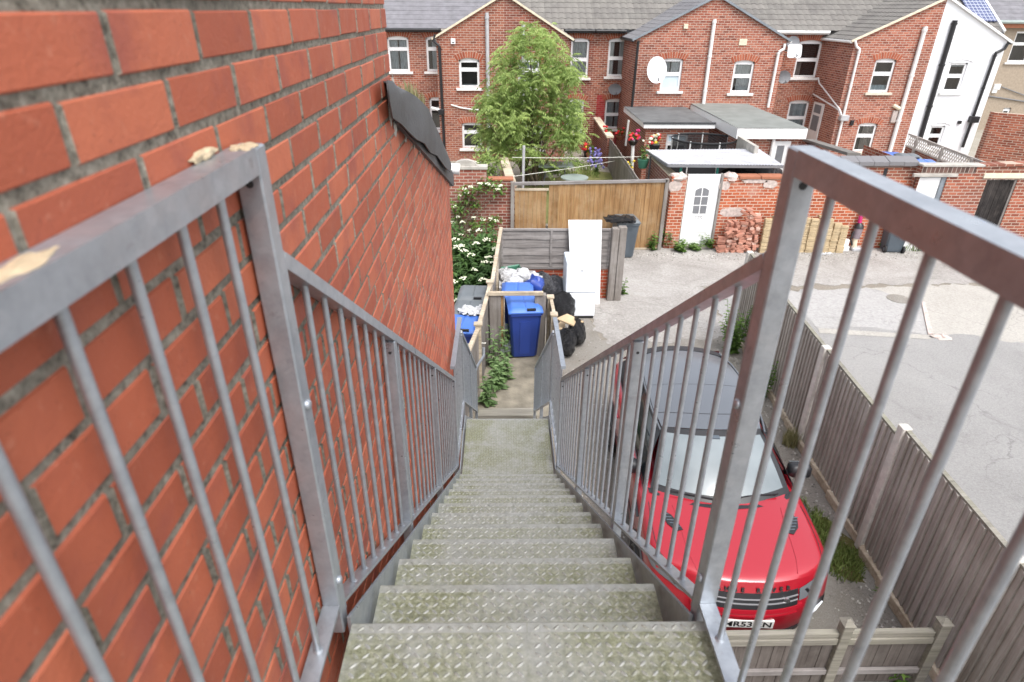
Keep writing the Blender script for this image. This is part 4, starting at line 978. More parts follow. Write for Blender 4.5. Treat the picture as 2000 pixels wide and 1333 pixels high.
mb = MB()
def cowl(u, v): 
    p = base_front(u); return Vector((p.x*1.03, p.y - .065 + .085*v, p.z + .004 - .008*v + (.0 if v > 0 else -.006)))
mb.grid(cowl, 14, 2); mb.build('cowl', 'car_black', car)
RW = [(1.93,.60),(2.3,.655),(2.9,.665),(3.5,.635),(3.92,.57)]; RZ = [(1.93,1.548),(2.1,1.578),(2.5,1.612),(3.0,1.615),(3.5,1.59),(3.92,1.54)]
def roof(u, v):
    t = 1.93+1.99*v; w = lerp_t(RW, t); x = (2*u-1)*w; q = abs(2*u-1)
    return Vector((x, t + .10*q*q*(1-v)*1 - .10*q*q*v, lerp_t(RZ, t) - .035*q**3 - .012*q*q))
mb = MB(); mb.grid(roof, 16, 16); rf = mb.build('roof', 'car_roof', car, smooth=True)
mb = MB(); mb.tube([roof(u/12, .135)+Vector((0,0,.001)) for u in range(13)], .004, 4); mb.tube([roof(u/12, .46)+Vector((0,0,.0)) for u in range(13)], .0025, 4); mb.build('roof_seam', 'car_black', rf)
mb = MB()
def spoil(u, v): 
    p = roof(u, 1.0); q = abs(2*u-1); return Vector((p.x*1.04, p.y - .02 + .16*v, p.z + .012 - .02*v))
mb.grid(spoil, 12, 2); sp = mb.build('spoiler', 'car_black', car, smooth=True); k_ = sp.modifiers.new('t','SOLIDIFY'); k_.thickness = .03
for s in (-1, 1):
    def sidew(u, v, o=0):
        t = 1.36+2.75*u; b = Vector((s*(lerp_t(WT, t)*.90), t, lerp_t(BT, t)+.01)); tt = min(3.92, max(1.98, 1.98+1.94*u)); w = lerp_t(RW, tt)
        a = Vector((s*(w-.0), tt, lerp_t(RZ, tt)-.05)); p = b.lerp(a, v); p.x += s*(.03*math.sin(math.pi*v)+o); return p
    mb = MB(); mb.grid(lambda u, v: sidew(u, v), 12, 5); mb.build('pillars', 'car_black', car, smooth=True)
    for u0, u1 in ((.05,.42),(.45,.76)):
        mb = MB(); mb.grid(lambda u, v: sidew(u0+(u1-u0)*u, .07+.83*v, .004), 6, 5); mb.build('side_window', 'car_glass_dark', car, smooth=True)
    mb = MB(); mb.tube([sidew(u/10, .965)+Vector((s*.008,0,.012)) for u in range(11)], .013, 6); mb.build('roof_rail', 'car_roof', car)
    mb = MB(); mb.tube([sidew(u/10, 0)+Vector((s*.012,0,.004)) for u in range(10)], .008, 5); mb.build('waist_trim', 'car_black', car)
    # door mirror
    mb = MB(); mb.cur=.5; c = Vector((s*1.03, 1.72, 1.13)); mb.cbox(c.x-.13, c.x+.13, c.y-.075, c.y+.08, c.z-.075, c.z+.095, .032); mb.bar((s*.86,1.72,1.085),(s*.97,1.72,1.10),.07,.045)
    mr = mb.build('door_mirror', 'car_black', car, smooth=60)
    mb = MB(); mb.box(s*1.03-.10, s*1.03+.10, 1.802, 1.808, 1.085, 1.20); mb.build('mirror_glass', 'car_glass', mr)
    # wheels with dark arches
    for t in (.86, 3.53):
        W = lerp_t(WT, t)
        mb = MB(); pts = [(s*(W-.05), t+.415*math.cos(a), max(.22, .37+.415*math.sin(a))) for a in [math.pi*k/12 for k in range(13)]] 
        if s < 0: pts.reverse()
        mb.prism([(p[0], p[1], p[2]) for p in pts], (s*.062,0,0)); mb.build('wheel_arch', 'car_black', car)
        mb = MB(); mb.disc((s*(W-.105), t, .365), (1,0,0), .365, .245, 32); wh = mb.build('wheel', 'tyre', car, smooth=40)
        mb = MB(); mb.tube([(s*(W+.0195), t+.245*math.cos(a), .365+.245*math.sin(a)) for a in [math.pi*k/12 for k in range(25)]], .016, 6)
        for k in range(5):
            a = 2*math.pi*k/5; mb.bar((s*(W+.018), t, .365), (s*(W+.018), t+.24*math.cos(a), .365+.24*math.sin(a)), .05, .02, (1,0,0))
        mb.disc((s*(W+.018), t, .365), (1,0,0), .05, .03, 14); mb.build('rim', 'rim', wh)
    mb = MB(); mb.tube([(s*(lerp_t(WT,t)+.002), t, .62) for t in (1.4,2.2,3.0)], .006, 5); mb.build('side_moulding', 'car_black', car)
    mb = MB(); W = lerp_t(WT, 1.15); mb.bar((s*(W+.003),1.08,.93),(s*(W+.003),1.32,.96), .008, .035, (1,0,0)); mb.build('side_vent', 'car_black', car)
    for td in (2.05, 3.0):
        mb = MB(); mb.bar((s*(lerp_t(WT,td)+.012),td,.93),(s*(lerp_t(WT,td)+.012),td+.2,.935), .02, .025, (1,0,0)); mb.build('door_handle', 'car_red', car)
    mb = MB(); mb.cbox(s*.80-.09, s*.80+.09, 4.18, 4.36, .88, 1.02, .02); mb.build('tail_light', 'flower_red', car)
mb = MB(); mb.patch((-.60,3.98,1.50),(.60,3.98,1.50),(.78,4.28,1.16),(-.78,4.28,1.16),6,4,-.02); mb.build('rear_window', 'car_glass_dark', car)
car.location = (2.475, 4.10, 0); car.rotation_euler = (0, 0, -.054)
# ================================================================ ALLEY BOUNDARY
AY = 16.75
# left brick garden wall with climbing shrub
lw = thing('garden_wall', 'old red brick wall under the white flowered climber, left of the board fence', 'wall', (-1.5, AY, 0))
x0, x1, xm_ = -5.5, PY(1001,400,AY).x, PY(950,330,AY).x
zh, zl = PY(915,325,AY).z, PY(975,349,AY).z
mb = MB(); mb.box(x0, xm_, AY, AY+.23, 0, zh-.09); mb.box(xm_, x1, AY, AY+.23, 0, zl-.06); mb.build('brickwork', 'garden_brick', lw)
mb = MB(); mb.cbox(x0, xm_+.03, AY-.04, AY+.27, zh-.088, zh, .01); mb.build('coping', 'concrete', lw)
mb = MB(); mb.cbox(xm_+.035, x1+.02, AY-.03, AY+.26, zl-.058, zl, .01); mb.build('coping', 'terracotta', lw)
mb = MB(); c = PY(909,312,AY+.1); pts = [(c.x+.30*math.cos(a), AY+.02, zh+.002+.15*math.sin(a)) for a in [math.pi*k/10 for k in range(11)]]; mb.prism(pts, (0,.18,0)); mb.build('coping_arch', 'concrete', lw)
# wall between the two gardens on the left, and the planting strip
dw = thing('dividing_wall', 'rendered brick wall running back between the two left hand gardens', 'wall', (.35, 20, GZ))
a, b = PY(1001,349,17.0), PY(984,308,20.5); mb = MB(); mb.prism([(a.x-.12,a.y,0),(a.x+.10,a.y,0),(b.x+.10,b.y,0),(b.x-.12,b.y,0)], (0,0,b.z-.06)); mb.build('brickwork', 'garden_brick', dw)
mb = MB(); mb.bar((a.x,a.y,b.z-.03),(b.x,b.y,b.z-.03), .26, .055); mb.build('coping', 'wood_pale', dw)
# orange board fence with gate
bf = thing('board_fence', 'orange brown vertical board fence with a gate leaf at its left end', 'fence', (2.4, AY-.2, 0))
FYb = AY-.12; xa = PY(1004,400,FYb).x; xb = PY(1297,400,FYb).x; xg = PY(1071,400,FYb).x
zt = PY(1003,357,FYb).z; zt2 = PY(1298,351,FYb).z
for x in (xa-.05, xb):
    mb = MB(); mb.cbox(x-.045, x+.055, FYb-.05, FYb+.06, 0, (zt if x < 1 else zt2)+.02, .006); mb.build('post', 'wood_grey_v', bf)
mb = MB(); mb.bar((xa,FYb,zt-.03),(xb,FYb,zt2-.03), .10, .07); mb.build('top_rail', 'wood_grey_h', bf)
mb = MB(); x = xg+.01; rr = random.Random(21)
while x < xb-.05:
    w = rr.uniform(.125,.155); mb.cur = rr.random()*rr.random(); mb.box(x, min(x+w-.006, xb-.048), FYb-.012+rr.uniform(-.004,.004), FYb+.01, .06, zt+(zt2-zt)*(x-xa)/(xb-xa)-.07); x += w
mb.build('board_panel', 'wood_orange_v', bf)
mb = MB(); x = xa+.02; zg = PY(1040,368,FYb).z
while x < xg-.06:
    w = rr.uniform(.11,.14); mb.cur = rr.random()*.8; mb.box(x, min(x+w-.006, xg-.01), FYb-.022+rr.uniform(-.003,.003), FYb+.01, .06, zg-.06); x += w
gl_ = mb.build('gate_leaf', 'wood_orange_v', bf)
mb = MB(); mb.cbox(xa+.015, xg-.005, FYb-.04, FYb+.01, zg-.058, zg, .004); mb.build('gate_rail', 'wood_pale', gl_)
mb = MB(); mb.cbox(xa, xb, FYb-.03, FYb+.02, 0, .06, .01); mb.build('kick_board', 'wood_pale', bf)
# red alley wall with the white door
aw = thing('alley_wall', 'bright red brick wall with a white panelled door, patched and crumbling along its top', 'wall', (7, AY, 0))
DL, DR = PG(1323,484).x+.02, PG(1388,486).x-.02
pl0 = PY(1299,400,AY).x+.1; pr1 = PY(1437,380,AY).x; zp = PY(1318,339,AY).z; zw = PY(1480,346,AY).z; xe = PY(1792,360,AY).x
mb = MB(); mb.box(pl0, DL-.03, AY-.02, AY+.24, 0, zp-.1); mb.box(DR+.07, pr1, AY-.02, AY+.24, 0, zp-.12); mb.box(pr1, xe, AY, AY+.22, 0, zw-.06); mb.build('brickwork', 'alley_brick', aw)
mb = MB()
mb.blob(((pl0+DL)/2, AY+.1, zp-.14), (DL-pl0)/2+.02, .17, .12, 3, 14, 8, .2, flat=-.6); mb.blob(((DR+.07+pr1)/2, AY+.1, zp-.13), (pr1-DR)/2, .17, .13, 7, 14, 8, .15, flat=-.6); mb.build('crumbling_mortar', 'render_pale', aw, smooth=30)
mb = MB(); rr = random.Random(3); x = pr1+.01
while x < PY(1600,330,AY).x:
    w = rr.uniform(.5,.9); dz = rr.uniform(-.012,.012); mb.cbox(x, x+w-.012, AY-.05, AY+.27, zw-.058+dz, zw+.03+dz, .012); x += w
mb.build('coping', 'terracotta', aw)
mb = MB()
def patchp(u0, v0, u1, v1, seed):
    rr = random.Random(seed); a, b = PY(u0,v0,AY), PY(u1,v1,AY); cx, cz = (a.x+b.x)/2, (a.z+b.z)/2; rx, rz = abs(b.x-a.x)/2, abs(a.z-b.z)/2
    pts = []
    for k in range(18):
        t = 2*math.pi*k/18; q = (abs(math.cos(t))**3+abs(math.sin(t))**3)**(-1/3)*rr.uniform(.82,1.0); pts.append((cx+rx*q*math.cos(t), AY-.024, cz+rz*q*math.sin(t)))
    mb.prism(pts, (0,.02,0))
for q in ((1306,352,1331,375),(1405,353,1424,372),(1448,350,1500,358),(1490,352,1516,368),(1406,405,1455,424)): patchp(*q, q[0])
mb.build('render_patch', 'render_pale', aw)
dz0 = .10; dzt = PY(1370,340,AY).z - .02
dr = MB(); dr.cbox(DL, DR, AY+.02, AY+.07, dz0, dzt, .004); door = dr.build('door', 'white_paint', aw)
dw_, dh = DR-DL, dzt-dz0
def DX(u): return DL+dw_*u
def DZ(v): return dz0+dh*v
mb = MB()
for u0,u1,v0,v1 in ((.14,.86,.93,.95),(.2,.8,.42,.435),(.2,.8,.335,.35),(.2,.8,.06,.072),(.2,.8,.19,.20),(.18,.2,.06,.2),(.8,.82,.06,.2)): mb.box(DX(u0),DX(u1),AY+.008,AY+.02,DZ(v0),DZ(v1))
mb.build('door_moulding', 'white_paint', door)
pw = .15
for i in range(2):
    for j in range(3):
        u0 = .285+.225*i; u1 = u0+.195; v0 = .455+.125*j; v1 = v0+.112; mb = MB()
        if j < 2: pts = [(DX(u0),DZ(v0)),(DX(u1),DZ(v0)),(DX(u1),DZ(v1)),(DX(u0),DZ(v1))]
        else: 
            e = .035; pts = [(DX(u0),DZ(v0)),(DX(u1),DZ(v0)),(DX(u1),DZ(v1-(e if i else 0))),((DX(u0)+DX(u1))/2, DZ(v1-.008)),(DX(u0),DZ(v1-(0 if i else e)))]
        mb.prism([(x, AY+.016, z) for x, z in pts], (0,.004,0)); mb.build('glazed_panel', 'dish_grey', door)
text_mb('185', .15, ((DL+DR)/2, AY+.017, DZ(.365)), (1,0,0), (0,0,1), .001).build('door_number', 'grey_pipe', door)
mb = MB(); mb.cbox(DR+.003, DR+.065, AY-.03, AY+.1, 0, dzt+.02, .005); mb.cbox(DL-.028, DL-.003, AY-.0, AY+.1, 0, dzt+.02, .004); mb.build('door_frame', 'wood_grey_v', aw)
mb = MB(); mb.cbox(DL-.05, DR+.05, AY-.06, AY+.2, 0, .095, .01); mb.build('doorstep', 'concrete', aw)
# tiled coping over the right part of the wall
mb = MB(); rr = random.Random(9); a, b = PY(1650,304,AY), PY(1793,316,AY); n_ = 5
for k in range(n_):
    p, q = a.lerp(b, k/n_), a.lerp(b, (k+.97)/n_); z = a.z+(b.z-a.z)*.5+rr.uniform(-.006,.006)
    mb.hexa([(p.x,AY-.1,z-.17),(q.x,AY-.1,z-.17),(q.x,AY+.22,z-.02),(p.x,AY+.22,z-.02),(p.x,AY-.1,z-.07),(q.x,AY-.1,z-.07),(q.x,AY+.22,z+.03),(p.x,AY+.22,z+.03)])
mb.build('coping_tile', 'tile_grey', aw)
mb = MB(); mb.box(PY(1560,330,AY).x, xe, AY+.003, AY+.2, zw-.06, b.z-.16); mb.build('upper_brickwork', 'outhouse_brick', aw)
mb = MB(); p = PY(1729,338,AY); mb.box(p.x-.05, p.x+.05, AY-.004, AY+.02, p.z-.15, p.z+.12); mb.build('wall_slot', 'net_black', aw)
# outhouses on the right
OY = 16.45
brickmat('dark_band', (.10,.06,.05), (.18,.10,.08), (.38,.32,.27), bw=.115, rh=.17, ms=.011, dirtamt=.3)
oh = thing('outhouse', 'dark red brick outhouse with a white door and a black plank door', 'outhouse', (13, OY, 0))
xo = PY(1786,380,OY).x; xm2 = PY(1922,330,OY).x; xend = xo+6
z1, z2 = PY(1850,322,OY).z, PY(1925,325,OY).z
d1a, d1b = PY(1797,347,OY).x-.05, PY(1797,347,OY).x+.75; d2a, d2b = PY(1940,352,OY).x-.16, PY(1992,352,OY).x-.05
dt1, dt2 = PY(1820,346,OY).z, PY(1960,351,OY).z
def hole_wall(mb, axis, c, u0, u1, z0, z1, holes, depth=.1):
    us = sorted({u0, u1} | {q for h in holes for q in h[:2]}); zs = sorted({z0, z1} | {q for h in holes for q in h[2:4]})
    us = [u for u in us if u0-1e-6 <= u <= u1+1e-6]; zs = [z for z in zs if z0-1e-6 <= z <= z1+1e-6]
    P = (lambda u, z, d=0: (u, c+d, z)) if axis == 'y' else (lambda u, z, d=0: (c+d, u, z))
    for i in range(len(us)-1):
        for j in range(len(zs)-1):
            m_, n_ = (us[i]+us[i+1])/2, (zs[j]+zs[j+1])/2
            if any(h[0] < m_ < h[1] and h[2] < n_ < h[3] for h in holes): continue
            mb.quad(P(us[i],zs[j]), P(us[i+1],zs[j]), P(us[i+1],zs[j+1]), P(us[i],zs[j+1]))
    for h in holes:
        a, b, s, t = h[:4]
        for (p, q), (r, w) in ((((a,s),(b,s)),((b,s),(a,s))), (((b,s),(b,t)),((b,t),(b,s))), (((b,t),(a,t)),((a,t),(b,t))), (((a,t),(a,s)),((a,s),(a,t)))):
            mb.quad(P(*p), P(*q), P(*q, depth), P(*p, depth))
mb = MB(); hole_wall(mb, 'y', OY, xo, xend, 0, z1-.06, [(d1a,d1b,0,dt1),(d2a,d2b,0,dt2)], .12); mb.box(xo, xo+.01, OY, OY+3, 0, z1-.06); mb.quad((xo,OY+.25,z1-.06),(xend,OY+.25,z1-.06),(xend,OY,z1-.06),(xo,OY,z1-.06)); mb.build('brickwork', 'outhouse_brick', oh)
mb = MB(); mb.cbox(xo-.02, xm2, OY-.03, OY+.28, z1-.058, z1, .01); mb.build('parapet_coping', 'concrete', oh)
mb = MB(); mb.hexa([(xm2+.005,OY-.04,z1-.058),(xend,OY-.04,z1+.06),(xend,OY+.28,z1+.06),(xm2+.005,OY+.28,z1-.058),(xm2+.005,OY-.04,z1),(xend,OY-.04,z1+.2),(xend,OY+.28,z1+.2),(xm2+.005,OY+.28,z1)]); mb.build('parapet_coping', 'outhouse_brick', oh)
mb = MB(); mb.box(xo, d2a-.4, OY-.006, OY+.01, dt1+.095, z1-.06); mb.build('dark_brick_band', 'dark_band', oh)
mb = MB(); mb.cbox(d1a-.15, d1b+.25, OY-.035, OY+.05, dt1+.002, dt1+.09, .01); mb.build('lintel', 'concrete', oh)
mb = MB(); mb.cbox(d2a-.15, d2b+.3, OY-.035, OY+.05, dt2+.03, dt2+.16, .01); mb.build('lintel', 'cream', oh)
mb = MB(); mb.box(d1a, d1b-.13, OY+.06, OY+.1, 0, dt1-.03); wd = mb.build('white_door', 'white_paint', oh)
mb = MB()
for (u0,u1,v0,v1) in ((.12,.88,.86,.875),(.12,.14,.5,.86),(.86,.88,.5,.86),(.12,.88,.5,.515)): mb.box(d1a+(d1b-.13-d1a)*u0, d1a+(d1b-.13-d1a)*u1, OY+.052, OY+.06, dt1*v0, dt1*v1)
mb.build('door_moulding', 'white_sill', wd)
mb = MB(); mb.box(d1b-.125, d1b-.0, OY+.03, OY+.12, 0, dt1-.005); mb.box(d1a, d1b-.13, OY+.04, OY+.11, dt1-.028, dt1-.003); mb.build('door_frame', 'verge_grey', oh)
mb = MB(); x = d2a; rr = random.Random(2)
while x < d2b-.05:
    mb.cur = rr.random(); mb.box(x, min(x+.14, d2b)-.006, OY+.05+rr.uniform(-.004,.004), OY+.08, .02, dt2-.03); x += .14
mb.build('plank_door', 'wood_black', oh)
mb = MB(); mb.box(d2b-.06, d2b-.003, OY+.02, OY+.049, 0, dt2-.003); mb.build('door_frame', 'wood_grey_v', oh)
# ================================================================ BRICK AND BLOCK PILES
def lump(name, w, d, h, mat, seed, rough=.006):
    rr = random.Random(seed); mb = MB(); p = []
    for z in (0, h):
        for x, y in ((-w/2,-d/2),(w/2,-d/2),(w/2,d/2),(-w/2,d/2)): p.append((x+rr.uniform(-rough,rough), y+rr.uniform(-rough,rough), z+rr.uniform(-rough,rough)))
    mb.cur = rr.random(); mb.hexa(p); o = mb.build(name, mat); bv = bmesh.new(); bv.from_mesh(o.data); bmesh.ops.bevel(bv, geom=bv.edges[:], offset=.006, segments=1, affect='EDGES'); bv.to_mesh(o.data); bv.free(); return o
rr = random.Random(77)
protos = [lump('loose_brick', .215*(1 if k < 4 else .62), .10, .066, 'red_rubble', k, .008) for k in range(6)]
first = set()
def place(proto, loc, rot, lab, cat, grp):
    if proto.name not in first: first.add(proto.name); o = proto
    else: o = proto.copy(); COL.objects.link(o)
    o.location = loc; o.rotation_euler = rot; tag(o, lab, cat, grp); return o
ra, rb = PG(1396,490), PG(1478,494); zr = PY(1450,405,16.3).z
RL = 'loose reclaimed red brick in the rough heap beside the white door'
cols = 6; rows = 15
for r_ in range(rows):
    z = r_*.072; frac = r_/rows; left = .0 + .34*frac**1.3; n_ = cols
    for c in range(n_):
        u = (c+.5+rr.uniform(-.18,.18))/n_
        if u < left or (r_ > 11 and u < .62): continue
        x = ra.x + (rb.x-ra.x)*u; y = 16.42+.10*frac+rr.uniform(-.05,.05)
        place(rr.choice(protos), (x, y, z+rr.uniform(0,.01)), (rr.uniform(-.09,.09), rr.uniform(-.12,.12), rr.uniform(-.45,.45) + (1.57 if rr.random() < .3 else 0)), RL, 'brick', 'loose red bricks in the heap')
for k, (u, v, rz) in enumerate(((1462,408,.2),(1453,414,-.3),(1468,416,.1),(1424,452,.5),(1432,447,-.6),(1443,458,.4))):
    p = PY(u, v, 16.28); place(protos[k % 4], (p.x, 16.25, p.z-.05), (rr.uniform(-.3,.3), rr.uniform(-.5,.5), rz), RL, 'brick', 'loose red bricks in the heap')
yb_ = [lump('paving_block', .205, .11, .062, 'yellow_block', 20+k, .004) for k in range(3)]
YL = 'yellowish concrete block in the tall stacks against the alley wall'
ya, yz = rb.x+.05, PG(1652,494).x; ncol = int((yz-ya)/.215)
for c in range(ncol):
    u = c/ncol; nrow = int(16.5 - (0 if u < .68 else 5.5*(u-.68)/.32*1.0) + rr.uniform(-1,.6)); dy = rr.uniform(-.05,.05); dx = 0
    for r_ in range(nrow):
        dx += rr.uniform(-.006,.006)
        if rr.random() < .02 and r_ > nrow-3: continue
        place(rr.choice(yb_), (ya+(c+.5)*.215+dx+rr.uniform(-.006,.006), 16.42+dy+rr.uniform(-.012,.012), r_*.0655), (rr.uniform(-.015,.015), rr.uniform(-.02,.02), rr.uniform(-.07,.07)), YL, 'block', 'yellow blocks stacked against the wall')
# ================================================================ VACUUM CLEANER
vb = PG(1664,489); vt = PY(1668,417,16.2).z
vc = thing('vacuum_cleaner', 'upright vacuum cleaner with pink neck standing against the alley wall', 'vacuum cleaner', (vb.x, vb.y, 0))
mb = MB(); mb.cbox(vb.x-.05, vb.x+.27, vb.y-.12, vb.y+.10, 0, .09, .02); mb.build('floor_head', 'grey_pipe', vc)
mb = MB(); mb.tube([(vb.x+.03,vb.y,.08),(vb.x+.02,vb.y+.03,.38)], .07, 12); mb.build('ball_joint', 'cream', vc, smooth=40)
mb = MB(); mb.tube([(vb.x+.03,vb.y+.03,.34),(vb.x+.05,vb.y+.06,.62)], [.10,.12], 16); mb.build('dust_bin', 'clear_grey', vc, smooth=40)
mb = MB(); mb.tube([(vb.x+.05,vb.y+.06,.62),(vb.x+.055,vb.y+.07,.70),(vb.x+.05,vb.y+.07,.78)], [.13,.12,.05], 14); mb.build('motor_top', 'black_plastic', vc, smooth=40)
mb = MB(); mb.tube([(vb.x+.04,vb.y+.07,.78),(vb.x+.03,vb.y+.08,.98)], .055, 10); mb.build('neck', 'pink', vc, smooth=40)
mb = MB(); mb.tube([(vb.x+.03,vb.y+.08,.98),(vb.x+.03,vb.y+.09,1.08),(vb.x+.01,vb.y+.09,vt-.1),(vb.x+.07,vb.y+.09,vt-.02),(vb.x+.10,vb.y+.09,vt-.12),(vb.x+.05,vb.y+.09,vt-.2)], .025, 8); mb.build('handle', 'dish_grey', vc, smooth=60)
mb = MB(); mb.tube([(vb.x+.0,vb.y+.05,.6),(vb.x-.1,vb.y+.02,.5),(vb.x-.12,vb.y,.32),(vb.x-.04,vb.y,.15)], .025, 8); mb.build('hose', 'black_plastic', vc, smooth=60)
mb = MB(); c = PG(1650,490); mb.cbox(c.x-.22, c.x+.06, c.y-.1, c.y+.1, 0, .16, .02); mb.cbox(c.x-.12, c.x+.04, c.y-.06, c.y+.06, .161, .34, .02); tag(mb.build('white_shoe_box', 'white_sill', origin=c), 'small pale appliance block on the ground left of the vacuum cleaner', 'box')
mb = MB(); c = PG(1612,498); 
for i in range(4): mb.blob((c.x-.15+.1*i, c.y+.02*i, .02), .07,.05,.03, i, 8, 5, .3)
tag(mb.build('paper_scrap', 'paper', smooth=40, origin=c), 'white paper scraps at the foot of the yellow block stacks', 'litter')
# weeds along the foot of the walls
for i, (u, v, h, s, lab) in enumerate(((1270,492,.55,9,'tall weed in front of the right end of the board fence'),(1300,486,.6,14,'bright green bushy weed by the brick pier left of the white door'),(1328,495,.28,14,'low weed below the left corner of the white door'),(1358,492,.22,8,'thin weed at the middle of the white door step'),(1382,488,.45,12,'weed between the white door and the red brick heap'),(1717,486,.45,10,'weed behind the left side of the bin painted 15'))):
    weed('wall_weed', (u, v-3), 0, h, 10, .16, .045, lab, stems=s, spread=.28, seed=80+i, group='weeds along the alley wall')
mb = MB(); c = PG(1800,490); 
for i in range(5): blades(mb, c.x-.5+.3*i, c.y+.1, 0, .2, 90, .3, i+40, .5, .01)
tag(mb.build('grass_tuft', 'grass', origin=c), 'long grass tuft right of the bin painted 15', 'grass')
# ================================================================ CANOPY, YARD THINGS
cn = thing('lean_to_canopy', 'pale corrugated sheet canopy roof over the yard behind the white door', 'canopy', (6, 18, GZ))
A, B, C, D = PY(1305,321,17.05), PY(1530,323,17.05), PY(1482,291,19.5), PY(1262,293,19.5)
mb = MB(); 
def cor(u, v):
    p = A.lerp(B, u).lerp(D.lerp(C, u), v); p.z += .008*math.sin(u*2*math.pi*38); return p
mb.grid(cor, 152, 3); s_ = mb.build('roof_sheet', 'polycarb', cn, smooth=True)
mb = MB(); dz = Vector((0,0,-.045))
for p, q in ((A,B),(A,D),(D,C),(B,C)): mb.bar(p+dz, q+dz, .04, .07)
mb.build('edge_frame', 'dish_grey', cn)
for k, (u, m_) in enumerate(((.13,'teal_pipe'),(.45,'teal_pipe'),(.95,'dish_grey'))):
    p = A.lerp(B, u)+Vector((0,.15,-.08)); mb = MB(); mb.tube([(p.x,p.y,0),(p.x,p.y,p.z)], .035, 10); mb.build('post', m_, cn)
p = D.lerp(C, .05)+dz; mb = MB(); mb.tube([(p.x,p.y,0),p], .035, 8); mb.build('post', 'dish_grey', cn)
yw2 = thing('yard_divider', 'low brick wall running back beside the canopy left of the white door', 'wall', (4.9, 18, 0))
a, b = PY(1312,347,17.0), PY(1266,308,20.0); mb = MB(); mb.prism([(a.x-.02,a.y,0),(a.x+.2,a.y,0),(b.x+.2,b.y,0),(b.x-.02,b.y,0)], (0,0,a.z-.02)); mb.build('brickwork', 'garden_brick', yw2)
mb = MB(); mb.bar((a.x+.09,a.y,a.z+.01),(b.x+.09,b.y,a.z+.01),.24,.05); mb.build('coping', 'cream', yw2)
# dark clutter under the canopy
mb = MB(); c = PY(1475,335,18.0); mb.tube([(c.x,17.6,GZ+.45),(c.x+.0,17.65,GZ+.5)], .02, 6); mb.blob((c.x,18.2,c.z-.2), .9,.4,.45, 4, 18, 10, .12); tag(mb.build('tarpaulin', 'bin_bag', smooth=60, origin=(c.x,18.2,GZ)), 'black tarpaulin heap under the canopy behind the alley wall', 'tarpaulin')
# trampoline
tc = PY(1374,279,21.2)
tr = thing('trampoline', 'round trampoline with black safety net behind the canopy', 'trampoline', (tc.x, tc.y, GZ))
rx, ry = 1.05, .95; zt_ = PY(1374,271,21.2).z; zb_ = zt_-1.6
mb = MB(); ring = [(tc.x+rx*math.cos(a), tc.y+ry*math.sin(a)) for a in [2*math.pi*k/28 for k in range(29)]]
mb.tube([(x,y,zt_) for x, y in ring], .03, 6); mb.tube([(x,y,GZ+.75) for x, y in ring], .03, 6); mb.build('frame_ring', 'net_black', tr)
n = NT('net_mesh'); tr_ = n.n('ShaderNodeBsdfTransparent'); ms = n.n('ShaderNodeMixShader'); ms.inputs[0].default_value = .72; n.set((.02,.02,.022), .8); n.l(tr_.outputs[0], ms.inputs[1]); n.l(n.b.outputs[0], ms.inputs[2]); n.l(ms.outputs[0], n.t.nodes['Material Output'].inputs[0])
mb = MB()
for (xa_, ya_), (xb_, yb2) in zip(ring, ring[1:]): mb.quad((xa_,ya_,GZ+.75),(xb_,yb2,GZ+.75),(xb_,yb2,zt_),(xa_,ya_,zt_))
mb.build('safety_net', 'net_mesh', tr)
mb = MB(); mb.poly([(x,y,GZ+.76) for x, y in ring[:-1]]); mb.build('bounce_mat', 'net_black', tr)
for k in range(6):
    x, y = ring[4*k+2]; mb = MB(); mb.tube([(x+.04*math.cos(k),y-.05,GZ),(x,y,zt_+.04)], .022, 6); mb.build('pole', 'white_pipe', tr)
# garden furniture
c = PG(1085,321,GZ+.72); tb = thing('garden_table', 'long grey green folding garden table under the tree', 'table', (c.x, c.y, GZ))
hw = (PG(1121,321,GZ+.72).x-PG(1052,321,GZ+.72).x)/2; mb = MB(); mb.cbox(c.x-hw, c.x+hw, c.y-.42, c.y+.42, GZ+.68, GZ+.73, .015); mb.build('table_top', 'table_green', tb)
for s in (-1, 1):
    mb = MB(); mb.tube([(c.x+s*hw*.7,c.y-.3,GZ),(c.x+s*hw*.55,c.y,GZ+.4),(c.x+s*hw*.7,c.y+.3,GZ),(c.x+s*hw*.55,c.y,GZ+.4),(c.x+s*hw*.5,c.y,GZ+.68)], .02, 6); mb.build('leg', 'dish_grey', tb)
c = PG(1122,347,GZ+.6); tb = thing('round_table', 'small round grey green patio table just behind the board fence', 'table', (c.x, c.y, GZ))
mb = MB(); mb.disc((c.x,c.y,GZ+.60),(0,0,1),.46,.03,28); mb.build('table_top', 'table_green', tb)
mb = MB(); mb.tube([(c.x,c.y,GZ),(c.x,c.y,GZ+.58)], .03, 8); mb.tube([(c.x-.25,c.y,GZ+.02),(c.x+.25,c.y,GZ+.02)], .02, 6); mb.build('leg', 'dish_grey', tb)
mb = MB(); a, b = PY(1000,308,19), PY(1262,306,20.5)
mb.tube([a.lerp(b, k/8)-Vector((0,0,.03*math.sin(math.pi*k/8))) for k in range(9)], .008, 5); tag(mb.build('washing_line', 'line_white', origin=a), 'level white washing line across the garden behind the board fence', 'washing line', 'washing lines')
mb = MB(); a, b = PY(1002,345,17.2), PY(1232,309,24)
mb.tube([a.lerp(b, k/8)-Vector((0,0,.03*math.sin(math.pi*k/8))) for k in range(9)], .008, 5); tag(mb.build('washing_line', 'line_white', origin=a), 'slanting pale washing line running back towards the house', 'washing line', 'washing lines')
mb = MB(); p = PY(1021,345,18.5); mb.tube([(p.x,p.y,GZ),(p.x+.02,p.y,PY(1020,285,18.5).z)], .04, 8); tag(mb.build('washing_post', 'grey_pipe', origin=(p.x,p.y,GZ)), 'grey washing line post beside the tree trunk', 'post')
